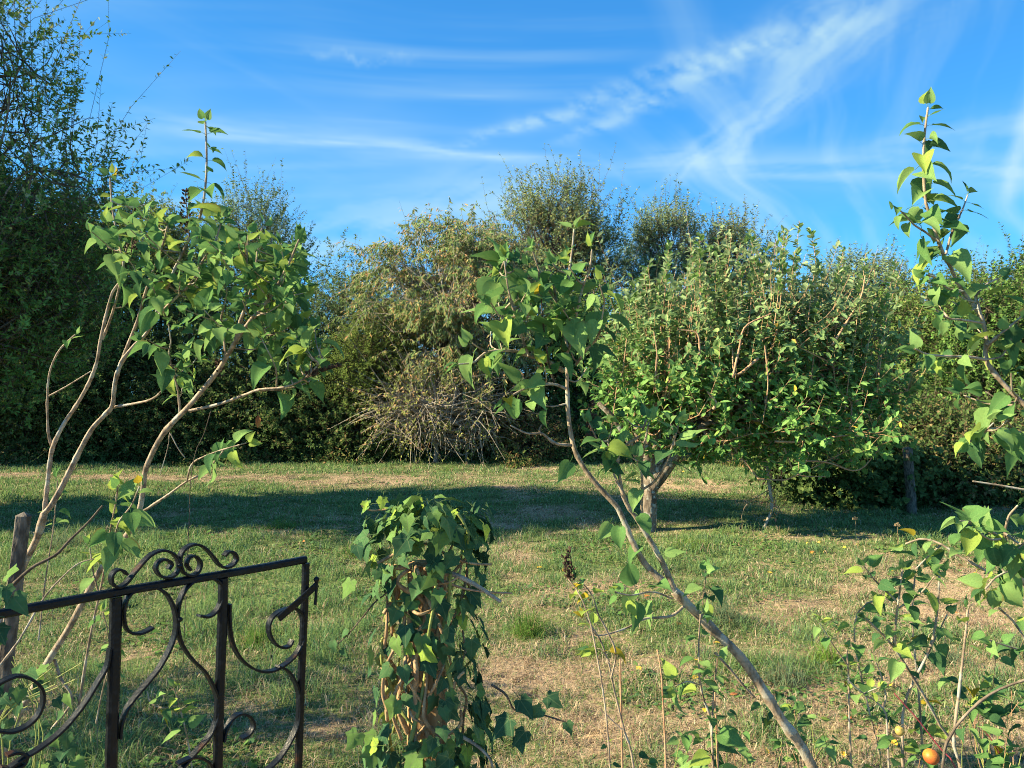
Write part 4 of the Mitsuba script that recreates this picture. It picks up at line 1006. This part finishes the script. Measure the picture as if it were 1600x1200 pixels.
filler(LM, [(900, 650), (960, 640), (1060, 640), (1085, 690), (1040, 720), (940, 720)], 2.0, 2.2, 9, [M2[30:], M2b, M3, M3b], ML * .85, CM, gap=.05)
for a, b, d_, ax, nr, L in ((957, 808, 2.25, (-.5, -.2, -.8), (.2, -1, .2), .065), (990, 800, 2.2, (.5, -.5, -.5), (0, -.8, .6), .068), (895, 712, 2.2, (-.4, -.3, -.7), (.3, -.8, .3), .072), (1030, 868, 2.25, (.9, -.2, .2), (-.2, -.6, .7), .06), (1010, 850, 2.3, (-.6, -.3, -.3), (0, -.3, 1), .07), (973, 812, 2.2, (-.2, -.3, -.8), (-.5, -.8, .2), .07)):
    put_leaf(LM, at(a, b, d_), ax, nr, L, CM)
seed_head(LM, line([(922, 690), (923, 660), (926, 630)], 2.2, 2.2), .018, 46)
seed_head(LM, line([(860, 575), (850, 572), (842, 580)], 2.2, 2.2), .016, 26)

# --- the right lilac
LR = thing('lilac_bush', 'lilac with one tall shoot against the sky at the right edge', 'lilac bush')
R1 = stem(LR, 'stem', line([(1790, 1640), (1760, 1300), (1720, 950), (1660, 740), (1610, 645), (1581, 614), (1555, 585), (1540, 560), (1541, 527), (1534, 497), (1525, 482), (1502, 452), (1484, 415), (1475, 400), (1463, 368), (1455, 342), (1447, 319), (1443, 275), (1443, 231), (1447, 190), (1450, 168)], 1.95, [1.95, 1.9]), .0125, .0025)
r1 = stem(LR, 'twig', line([(1463, 376), (1445, 362), (1428, 351), (1411, 333), (1400, 325)], 1.91, 1.85), .003, .0018)
r2 = stem(LR, 'twig', line([(1478, 397), (1487, 365), (1504, 327), (1512, 305)], 1.91, 1.95), .0032, .0018)
r3 = stem(LR, 'branch', line([(1540, 562), (1515, 558), (1487, 557), (1450, 554), (1430, 545)], 1.93, 1.85), .004, .002)
r4 = stem(LR, 'twig', line([(1504, 455), (1480, 450), (1465, 435), (1450, 430)], 1.92, 1.88), .003, .002)
r5 = stem(LR, 'branch', line([(1534, 500), (1528, 475), (1525, 463), (1540, 445), (1560, 435)], 1.93, 1.95), .004, .002)
r6 = stem(LR, 'twig', line([(1535, 505), (1505, 500), (1480, 497), (1462, 484)], 1.93, 1.85), .003, .002)
r7 = stem(LR, 'twig', line([(1541, 540), (1565, 520), (1590, 500), (1610, 480)], 1.93, 1.9), .004, .002)
r8 = stem(LR, 'branch', line([(1680, 770), (1630, 700), (1590, 675), (1550, 670), (1515, 690)], 1.95, 1.75), .005, .0025)
r9 = stem(LR, 'twig', line([(1590, 675), (1575, 660), (1580, 640), (1590, 620)], 1.85, 1.8), .003, .002)
r10 = stem(LR, 'branch', line([(1740, 1100), (1660, 1000), (1610, 930), (1585, 880), (1560, 840), (1530, 820), (1500, 815)], 1.95, 1.5), .006, .003)
r11 = stem(LR, 'twig', line([(1585, 880), (1570, 850), (1575, 810), (1590, 790)], 1.65, 1.55), .003, .002)
r12 = stem(LR, 'twig', line([(1640, 940), (1600, 890), (1560, 900), (1540, 920)], 1.7, 1.6), .003, .002)
r13 = stem(LR, 'twig', line([(1640, 770), (1600, 765), (1560, 758), (1520, 752)], 1.9, 1.9), .003, .002)
CR = (2.5, 4, 4, 1.2, .02)
shoot_leaves(LR, R1[60:], .078, s0=.45, gap=.023, cw=CR, droop=.75, drop=.08)
for c, s0, g, L in ((r1, .35, .03, .066), (r2, .4, .028, .066), (r3, .25, .04, .07), (r4, .3, .035, .068), (r5, .35, .04, .07), (r6, .3, .04, .07), (r7, .3, .04, .074), (r8, .5, .045, .078), (r9, .3, .045, .078), (r10, .62, .042, .07), (r11, .3, .042, .07), (r12, .4, .042, .07)):
    shoot_leaves(LR, c, L, s0=s0, gap=g, cw=CR, droop=.7)
filler(LR, [(1460, 430), (1520, 420), (1600, 440), (1600, 560), (1480, 560), (1430, 540)], 1.85, 2.05, 6, [r3, r5, r6, r7], .075, CR, gap=.045)
filler(LR, [(1510, 590), (1600, 570), (1620, 720), (1560, 720), (1490, 690)], 1.7, 1.9, 5, [r8, r9], .075, CR, gap=.05)
filler(LR, [(1500, 790), (1620, 770), (1620, 880), (1520, 860)], 1.45, 1.7, 5, [r10, r11, r12], .07, CR, gap=.055)

# --- young lilac shoots and dry stems in the foreground, lower right
def sapling(label, paths, L, cw=(2, 3, 4, 2, .2), m='m_stem', droop=.4, name='lilac_shoot', cat='lilac shoot', group=SUCK):
    h = thing(name, label, cat, group)
    for i, (pts, d0, d1, r, s0, g) in enumerate(paths):
        c = stem(h, 'stem' if i == 0 else 'twig', line(pts, d0, d1), r, r * .55, m, 6)
        if s0 < 1:
            shoot_leaves(h, c, L, s0=s0, gap=g, cw=cw, droop=droop)
    return h


sapling('upright tan lilac shoot with one large hanging leaf at the lower right', [([(1520, 1500), (1505, 1230), (1500, 1193), (1490, 1160), (1497, 1093), (1503, 1040), (1510, 977), (1512, 953)], 2.15, 2.1, .006, .90, .05)], .07)
sapling('forked lilac shoot with a dense head of leaves at the lower right', [([(1530, 1450), (1500, 1200), (1467, 1130), (1447, 1093), (1417, 1043), (1393, 1007), (1367, 980), (1350, 965)], 2.3, 2.15, .0055, .78, .045), ([(1397, 1010), (1400, 970), (1405, 930), (1410, 890)], 2.2, 2.15, .004, .2, .04), ([(1405, 950), (1440, 925), (1460, 900)], 2.2, 2.1, .003, .2, .04), ([(1402, 940), (1370, 910), (1350, 885)], 2.2, 2.15, .003, .3, .045)], .07)
sapling('lilac shoot with a curved pale stem and pointed top leaves at the lower right', [([(1420, 1480), (1410, 1180), (1413, 1103), (1430, 1060), (1447, 1027), (1457, 1000), (1463, 967), (1466, 930), (1468, 895)], 2.3, 2.25, .006, .80, .06)], .08)
sapling('leafy lilac branch over the grass left of the lower right leaves', [([(1640, 980), (1560, 905), (1500, 870), (1470, 850), (1440, 842), (1415, 850)], 2.1, 2.2, .005, .35, .045), ([(1470, 852), (1450, 870), (1430, 890)], 2.2, 2.2, .003, .2, .045)], .075)
sapling('thin sapling with small pale upper leaves left of the forked shoot', [([(1335, 1400), (1330, 1197), (1327, 1133), (1326, 1060), (1323, 1015)], 2.35, 2.3, .0045, .80, .05), ([(1325, 1040), (1300, 1005), (1280, 973)], 2.3, 2.25, .0022, .7, .05), ([(1327, 1090), (1345, 1085), (1370, 1075)], 2.3, 2.25, .0022, .4, .04)], .05, cw=(1, 2, 4, 4, .5))
sapling('grey forked twig with few leaves in front of the lower right grass', [([(1395, 1400), (1387, 1160), (1380, 1107), (1343, 1080), (1325, 1062)], 2.3, 2.25, .004, 1, .05), ([(1381, 1105), (1384, 1085), (1375, 1050), (1368, 1035)], 2.28, 2.25, .003, .6, .05)], .05, m='m_pale_twig')
sapling('dark grey branch slanting up to the right edge near the orange fruit', [([(1465, 1420), (1473, 1197), (1487, 1147), (1513, 1113), (1550, 1083), (1600, 1063), (1680, 1040)], 2.0, 1.9, .0048, 1, .05)], .05, m='m_grey_bark')
sapling('yellowing lilac shoot left of the leaning stem', [([(1010, 1420), (990, 1200), (975, 1140), (960, 1080), (952, 1040), (938, 1000), (925, 980), (915, 965)], 2.2, 2.1, .004, .9, .04), ([(955, 1060), (962, 1020), (948, 985), (935, 960), (925, 930), (905, 905)], 2.1, 2.05, .0028, .80, .05), ([(952, 1035), (940, 1015), (925, 1015)], 2.1, 2.1, .002, .5, .05), ([(972, 1140), (950, 1120), (938, 1108)], 2.1, 2.1, .002, 1, .05)], .062, cw=(1, 2, 2, 4, 3.0))
h = sapling('dry shoot tip with dark brown seed heads left of the leaning stem', [([(960, 1400), (950, 1150), (930, 1010), (915, 950), (897, 915), (888, 905)], 2.0, 2.05, .003, 1, .05)], .05)
seed_head(h, line([(893, 912), (886, 890), (882, 872)], 2.05, 2.05), .013, 26)
seed_head(h, line([(891, 908), (893, 880), (889, 860)], 2.05, 2.05), .012, 26)
shoot_leaves(h, line([(930, 1010), (915, 950), (905, 925)], 2.0, 2.05), .06, s0=.6, gap=.04, cw=(0, 1, 2, 4, 2))
sapling('leafy upright lilac shoot directly left of the leaning stem', [([(1120, 1420), (1112, 1150), (1100, 1095), (1093, 1060), (1092, 1000), (1095, 960)], 2.25, 2.2, .0045, .45, .055), ([(1112, 1150), (1115, 1080), (1120, 1030)], 2.22, 2.2, .0028, .8, .05), ([(1093, 1070), (1075, 1065), (1055, 1072)], 2.2, 2.15, .0022, .4, .04)], .085, cw=(3, 4, 3, 1, .05))
sapling('leafy lilac shoot in the lower right behind the forked shoot', [([(1450, 1430), (1440, 1150), (1432, 1050), (1425, 960), (1430, 900)], 2.5, 2.45, .005, .45, .05), ([(1432, 1050), (1460, 1000), (1480, 960)], 2.45, 2.4, .003, .3, .05)], .07)
sapling('leafy lilac shoot at the right edge over the dry patch', [([(1640, 1200), (1620, 1050), (1590, 980), (1560, 950)], 2.0, 1.95, .005, .45, .05), ([(1610, 1020), (1575, 1010), (1545, 1000)], 2.0, 1.95, .003, .3, .05)], .07)
sapling('pale leaved lilac shoot hanging into the lower right corner of the lawn', [([(1420, 1420), (1380, 1200), (1360, 1120), (1335, 1000), (1345, 950), (1380, 935)], 2.4, 2.3, .004, .7, .05)], .08)
for lab, pts in (('bare reddish dry stem left of the leafy upright shoot', [(1045, 1420), (1040, 1190), (1036, 1100), (1033, 1050), (1027, 1015)]), ('short pale broken stick beside the yellowing shoot', [(975, 1400), (972, 1180), (970, 1090), (969, 1030)]), ('bare pale stick beside the leaning stem low down', [(1130, 1420), (1120, 1150), (1117, 1090), (1121, 1028)])):
    sapling(lab, [(pts, 2.25, 2.25, .004, 1, 1)], .05, m='m_dry_stem', name='dry_stem', cat='dry stem', group='bare dry stems in the foreground')
h = sapling('red bramble cane arching over the lower right corner', [([(1560, 1420), (1500, 1215), (1467, 1167), (1433, 1123), (1397, 1083)], 2.1, 2.15, .0032, 1, 1), ([(1600, 1230), (1570, 1190), (1545, 1150), (1535, 1140)], 2.1, 2.1, .0024, 1, 1)], .05, m='m_red_stem', name='bramble_cane', cat='bramble', group=None)


# ------------------------------------------------------------------ small toothed leaves near the ground (bramble, weeds)
def weed(label, px, py, d0, spread, n, L, cols, name='low_weed', cat='weed'):
    h = thing(name, label, cat, 'low weeds and brambles near the camera')
    c0 = at(px, py, d0)
    for i in range(n):
        az, q = R.uniform(0, 2 * np.pi), spread * math.sqrt(R.uniform())
        tip = c0 + [math.cos(az) * q, math.sin(az) * q * .6, R.uniform(-.06, .06)]
        b = np.array([c0[0] * .6 + tip[0] * .4, c0[1] * .6 + tip[1] * .4, max(0, c0[2] - .28)])
        c = curve([b, (b + tip) / 2 + R.normal(0, .02, 3), tip], 6)
        part(h, 'stem', mikit.ply(tube(c, [.0018, .0011], 4), 'm_green_stem' if R.uniform() < .6 else 'm_dry_stem', smooth=True))
        for j in range(R.integers(2, 5)):
            a = R.uniform(0, 2 * np.pi)
            put_leaf(h, c[-1 - (j // 2)], (math.cos(a), math.sin(a), R.uniform(-.4, .3)), unit(np.array([0, -.3, 1.0]) + R.normal(0, .3, 3)), L * R.uniform(.7, 1.2), cols)


weed('green weeds at the foot of the leaning stem', 1130, 1150, 2.45, .20, 13, .048, (2, 4, 3, 1, .02))
weed('green bramble leaves below the orange fruit in the corner', 1560, 1160, 2.1, .16, 10, .055, (3, 4, 3, 0, .05))
weed('brambles around the forked shoots at the lower right', 1400, 1150, 2.3, .17, 8, .045, (3, 4, 3, 2, .3))
weed('bramble leaves near the red cane right of the forked shoots', 1540, 1060, 2.3, .12, 7, .05, (3, 4, 3, 1, .05))
weed('tangle of green bramble left of the orange fruit', 1330, 1170, 2.35, .2, 8, .045, (3, 4, 3, 1, .2))
weed('green bramble leaves low at the right edge', 1590, 1110, 2.2, .16, 8, .055, (3, 4, 3, .5, .05))
weed('low green brambles right of the leaning stem foot', 1240, 1120, 2.6, .18, 10, .045, (3, 4, 3, 1, .1))
weed('small green weeds left of the right hand leaning stem on straw', 1010, 1180, 2.7, .16, 6, .04, (3, 4, 3, 1, .1))

# ------------------------------------------------------------------ the ivy covered post
def ivy_leaf(k, fold, curl, seed):
    rr = np.random.default_rng(seed)
    out = np.array([(0.05, 0.0), (-0.10, 0.17), (-0.05, 0.36), (0.12, 0.37), (0.34, 0.50), (0.46, 0.33), (0.66, 0.21), (1.0, 0.0)])
    full = np.vstack([out, out[1:-1][::-1] * [1, -1]]) * (1 + rr.normal(0, .05, (14, 1)))
    cen = np.array([0.30, 0.0])
    inner = cen + (full - cen) * 0.5
    xy = np.vstack([[cen], inner, full])
    z = np.abs(xy[:, 1]) * fold - curl * np.maximum(xy[:, 0], 0) ** 2 + rr.normal(0, .012, len(xy))
    n = 14
    f = [[0, 1 + i, 1 + (i + 1) % n] for i in range(n)]
    for i in range(n):
        a, b = 1 + i, 1 + (i + 1) % n
        f += [[a, a + n, b + n], [a, b + n, b]]
    f = np.array(f)[:, ::-1]
    v = np.column_stack([xy, z])
    uv = np.column_stack([np.clip(xy[:, 0], -.28, 1.6) + .3 + 2 * k, xy[:, 1]])
    pv, pf = tube(np.array([(-0.5, 0, -.16), (-.22, 0, .0), (0.03, 0, 0)]), .016, 3, False)
    f = np.vstack([f, pf + len(v)]); v = np.vstack([v, pv]); uv = np.vstack([uv, np.tile([2 * k + .3, .0], (len(pv), 1))])
    v[:, 0] += .5; v[:, 2] += .16
    return mikit.ply((v, f), 'm_ivy', smooth=True, uv=uv)


IV = [[ivy_leaf(k, a, b, 7 * k + i) for i, (a, b) in enumerate(((.1, .1), (.3, .25), (-.12, .15), (.2, .4)))] for k in range(4)]
PD = 2.5
post_c = at(668, 900, PD)
PX, PY_ = post_c[0], post_c[1]
post = thing('wooden_post', 'square wooden gate post almost hidden under ivy', 'post')
rough_post(post, 'shaft', [PX, PY_, -0.2], [PX, PY_, at(668, 880, PD)[2]], 0.125, 0.125, 'm_wood', 11, .0012)
ivy = thing('ivy_plant', 'ivy with thick tangled stems climbing over the wooden post', 'ivy')
zt = at(668, 780, PD)[2]


def around(a, z, r):
    return np.array([PX + r * math.cos(a), PY_ + r * math.sin(a), z])


for i in range(22):                        # stems climbing, mostly on the near left side; a: -pi/2 faces the camera
    a0 = R.choice([R.uniform(-np.pi, -np.pi * .45), R.uniform(-np.pi * .55, 0.2)], p=[.68, .32]); z0 = R.uniform(0.0, 0.75) if i < 18 else R.uniform(.6, 1.15); z1 = min(z0 + R.uniform(.3, .8), zt + .02)
    pts, a = [], a0
    for z in np.linspace(z0, z1, 7):
        a += R.normal(0, .16)
        pts.append(around(a, min(z, zt - .2), 0.085 + R.uniform(.0, .075) - .07 * max(0, z - zt + .16) / .16))
    part(ivy, 'stem', mikit.ply(tube(curve(pts, 24), [R.uniform(.005, .0105), R.uniform(.003, .006)], 7), 'm_ivy_stem' if R.uniform() < .8 else 'm_green_stem', smooth=True))
for i in range(27):                        # a tangle of short cross stems on the near and the sunny side
    a, z = R.uniform(-np.pi, -.1), R.uniform(.62, zt - .2) if i > 8 else R.uniform(.95, 1.06)
    b, dz = a + R.uniform(.5, 1.3), R.normal(0, .05)
    c = curve([around(a, z, .10), around((a + b) / 2, z + dz + R.normal(0, .02), R.uniform(.13, .165)), around(b, z + dz * 2, R.uniform(.10, .14))], 12)
    part(ivy, 'stem', mikit.ply(tube(c, [R.uniform(.004, .0075), .003], 6), 'm_ivy_stem' if R.uniform() < .75 else 'm_green_stem', smooth=True))
for pts, r, m in (([(590, 880), (625, 862), (670, 850), (700, 868), (735, 880), (768, 882)], .006, 'm_ivy_stem'), ([(715, 802), (725, 818), (732, 840), (724, 862), (708, 880)], .005, 'm_green_stem'), ([(565, 790), (580, 797), (603, 796)], .004, 'm_ivy_stem'),
                  ([(690, 893), (715, 900), (745, 915), (782, 940)], .009, 'm_pale_twig'), ([(680, 902), (720, 918), (760, 925), (800, 927)], .0045, 'm_dry_stem'), ([(690, 880), (690, 920), (685, 960), (680, 990)], .006, 'm_twig_dark'),
                  ([(612, 915), (600, 930), (585, 942), (545, 990), (520, 1012)], .0028, 'm_twig_dark'), ([(768, 1070), (790, 1085), (805, 1110), (840, 1115), (890, 1130)], .004, 'm_twig_dark'), ([(640, 1200), (645, 1160), (668, 1135), (690, 1150), (718, 1135), (720, 1110)], .008, 'm_ivy_stem'),
                  ([(622, 835), (615, 870), (610, 910), (618, 945)], .006, 'm_green_stem'), ([(606, 1110), (598, 1080), (604, 1040), (625, 1000), (640, 985)], .007, 'm_ivy_stem'), ([(640, 1040), (665, 1015), (690, 1000)], .006, 'm_ivy_stem'), ([(700, 1110), (706, 1080), (715, 1060), (725, 1050)], .008, 'm_ivy_stem'),
                  ([(720, 1150), (745, 1165), (765, 1185), (770, 1200)], .006, 'm_pale_twig')):
    part(ivy, 'stem', mikit.ply(tube(curve([at(a, b, PD - .11) for a, b in pts], 5 * len(pts)), [r, r * .6], 7), m, smooth=True))


def ivy_put(p, o, L, cw):
    down = np.array([0, 0, -1.0])
    ax = unit(o * R.uniform(.1, .6) + down * R.uniform(.3, 1) + np.cross(o, [0, 0, 1]) * R.normal(0, .55))
    put_leaf(ivy, p - ax * L * .4, ax, unit(o + R.normal(0, .38, 3) + [0, 0, .35]), L, cw, IV)


for i in range(262):
    z = R.uniform(0.42, zt)
    u_ = R.uniform()
    a = R.uniform(-np.pi * .62, np.pi * .12) if u_ < .62 else R.uniform(-np.pi, -np.pi * .62) if u_ < .88 else R.uniform(0, np.pi)
    px_ = math.cos(a)
    if -0.45 < px_ < 0.3 and math.sin(a) < 0 and 0.62 < z < 0.86 and R.uniform() < .45:
        continue
    r = .105 + R.uniform(0, .07) + .05 * np.clip((z - 1.02) / .2, 0, 1) * R.uniform(.3, 1) + .05 * np.clip((.78 - z) / .2, 0, 1) * R.uniform()
    o = np.array([math.cos(a), math.sin(a), 0])
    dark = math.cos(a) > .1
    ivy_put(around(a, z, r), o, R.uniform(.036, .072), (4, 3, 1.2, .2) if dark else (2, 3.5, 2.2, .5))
for i in range(30):
    a = R.uniform(-np.pi * .9, -.1)
    ivy_put(around(a, R.uniform(.40, .62), .13 + R.uniform(0, .06)), np.array([math.cos(a), math.sin(a), .1]), R.uniform(.04, .075), (3, 3, 2, .5))
for i in range(150):                         # the rounded top
    a, q = R.uniform(0, 2 * np.pi), .165 * math.sqrt(R.uniform())
    o = unit(np.array([math.cos(a) * q / .15, math.sin(a) * q / .15, 1.1]))
    ivy_put(np.array([PX + math.cos(a) * q, PY_ + math.sin(a) * q, zt - 3.2 * q * q + R.uniform(-.05, .015)]), o, R.uniform(.036, .066), (1.2, 3, 3, 1.2))
for a, b, L, k in ((572, 850, .055, 1), (555, 852, .05, 0), (560, 905, .065, 2), (580, 890, .06, 1), (570, 1140, .065, 2), (585, 1160, .07, 2), (520, 1005, .035, 1), (530, 1020, .03, 1), (548, 990, .03, 1), (800, 1090, .07, 0), (842, 1090, .06, 0), (812, 1120, .08, 0), (830, 1140, .06, 0), (855, 1108, .05, 1), (880, 1130, .04, 1), (575, 790, .03, 3), (600, 780, .04, 3), (805, 1150, .05, 0)):
    part(ivy, 'leaf', IV[k][R.integers(0, 4)], M=M4(unit(np.array([R.normal(0, .5), -.3, -.7])), unit(np.array([R.normal(-.2, .4), -1, .5])), at(a, b - 12, PD - .1), L))

iv2 = thing('ivy_plant', 'dark shaded ivy low at the left edge around the gate', 'ivy')
for i in range(75):
    p = at(R.uniform(-60, 110) if i < 60 else R.uniform(-40, 15), R.uniform(1040, 1230) if i < 60 else R.uniform(890, 1010), R.uniform(1.85, 2.25) if i < 60 else 1.6)
    put_leaf(iv2, p, unit(np.array([R.normal(0, .7), -.3, R.normal(-.5, .4)])), unit(np.array([R.normal(0, .5), -.8, .8])), R.uniform(.03, .05), (3, 3, 1, .1), IV)
for i in range(10):
    c = curve([[*at(R.uniform(-80, 60), 1300, 2.0)[:2], 0.2], at(R.uniform(-40, 70), 1150, 2.0), at(R.uniform(-40, 130), R.uniform(1020, 1120), 2.0)], 12)
    part(iv2, 'stem', mikit.ply(tube(c, [.003, .0015], 5), 'm_green_stem', smooth=True))

# ------------------------------------------------------------------ fruit and fallen leaves
def fruit(name, label, px, py, r, m, group=None, p=None):
    h = thing(name, label, 'apple', group)
    p = on_ground(px, py) + [0, 0, r * .1] if p is None else p
    th = np.linspace(0, np.pi, 12)
    prof = np.stack([np.sin(th) * r * (1 + .06 * np.cos(th)), -np.cos(th) * r * .9 * (1 - .18 * np.exp(-(np.sin(th) / .3) ** 2))], 1)
    prof[0, 0] = prof[-1, 0] = 0
    m_ = trimesh.creation.revolve(prof, sections=20)
    m_.apply_transform(trimesh.transformations.rotation_matrix(R.uniform(.2, 1.2), [1, .4, 0])); m_.apply_translation(p)
    part(h, 'flesh', mikit.ply(m_, m, smooth=True))
    part(h, 'stalk', mikit.ply(tube(np.array([p + [0, 0, r * .7], p + [.004, 0, r * 1.1], p + [.010, 0, r * 1.35]]), .0016, 5), 'm_twig_dark', smooth=True))


fruit('ripe_apple', 'orange red apple among the brambles in the lower right corner', 1455, 1182, .021, 'm_fruit_orange', p=at(1455, 1182, 2.1))
fruit('ripe_apple', 'small yellow apple on the forked shoot above the orange one', 1406, 1142, .013, 'm_fruit_yellow', p=at(1406, 1142, 2.15))
WIND = 'windfall apples lying on the sunlit lawn'
for a, b, m in ((1263, 853, 'm_fruit_yellow'), (1281, 851, 'm_fruit_yellow'), (1270, 868, 'm_fruit_orange'), (1290, 867, 'm_fruit_yellow'), (1340, 855, 'm_fruit_yellow'), (1192, 848, 'm_fruit_yellow')):
    fruit('windfall_apple', ('yellow' if 'yellow' in m else 'reddish') + ' windfall apple lying in the sunlit grass right of the apple tree', a, b, .024, m, WIND)

dl = thing('dead_leaf', 'curled orange brown dead leaf hanging before the dark hedge right of the left lilac', 'leaf')
v_, f_, c_ = leaf_cloud(np.array([at(404, 648, 2.6)]), np.array([[-.05, 0, -1.0]]), np.array([[.2, -1, .2]]), np.array([.045]), np.array([.022]), np.array([[1, 1, 1.0]]), 4)
part(dl, 'blade', mikit.ply((v_, f_), 'm_dry_leaf')); part(dl, 'stalk', mikit.ply(tube(line([(385, 618), (398, 632), (404, 648)], 2.58, 2.6), .0011, 4), 'm_twig_dark'))
for i in range(70):
    if i < 45:
        a, b = R.uniform(40, 1580), R.uniform(740, 900)
    else:
        a, b = R.uniform(450, 1500), R.uniform(900, 1190)
    p = on_ground(a, b) + [0, 0, .022]
    z_ = R.uniform(0, 2 * np.pi)
    v_, f_, c_ = leaf_cloud(np.array([p]), np.array([[math.cos(z_), math.sin(z_), .1]]), np.array([[R.normal(0, .4), R.normal(0, .4), 1.0]]), np.array([.06]), np.array([.036]), np.array([[1, 1, 1.0]]), 4)
    yel = R.uniform() < .5
    k = thing('fallen_leaf', ('yellow' if yel else 'brown') + ' fallen leaf lying flat in the lawn grass', 'leaf', 'fallen leaves scattered over the lawn')
    scene[k] = mikit.ply((v_, f_), 'm_yellow_leaf' if yel else 'm_dry_leaf')

# dried umbels standing at the edge of the shade
for a, b, bb, lab in ((1402, 822, 868, 'tall dried umbel with a round brown head at the shade edge'), (1336, 812, 845, 'small pale dried umbel left of the tall one')):
    h = thing('dried_umbel', lab, 'wildflower')
    g0 = on_ground(a, bb)
    tp = at(a, b, g0[1])
    part(h, 'stem', mikit.ply(tube(curve([g0, (g0 + tp) / 2 + [.01, 0, 0], tp], 8), [.003, .002], 5), 'm_dry_stem', smooth=True))
    ps = []
    for i in range(26):
        o = unit(np.array([R.normal(0, 1), R.normal(0, 1), abs(R.normal(.7, .5))]))
        e = tp + o * [.032, .032, .04]
        ps.append(tube(np.array([tp, (tp + e) / 2, e]), [.0014, .0012, .0045], 4))
    part(h, 'head', mikit.ply(join(ps), 'm_umbel'))


for h, found in SPILL.items():
    vs, fs, us, o_ = [], [], [], 0
    for shape, m in found:
        v, f, _, uv, _ = meshkit.WRITTEN[shape['filename']]
        vs.append(v @ m[:3, :3].T + m[:3, 3]); fs.append(f + o_); us.append(uv); o_ += len(v)
    part(h, 'foliage', mikit.ply((np.vstack(vs), np.vstack(fs)), found[0][0]['bsdf'], smooth=True, uv=np.vstack(us)), kind='stuff')
    print(h, len(found))
print({k: v for k, v in COUNT.items() if k.endswith('leaf')})
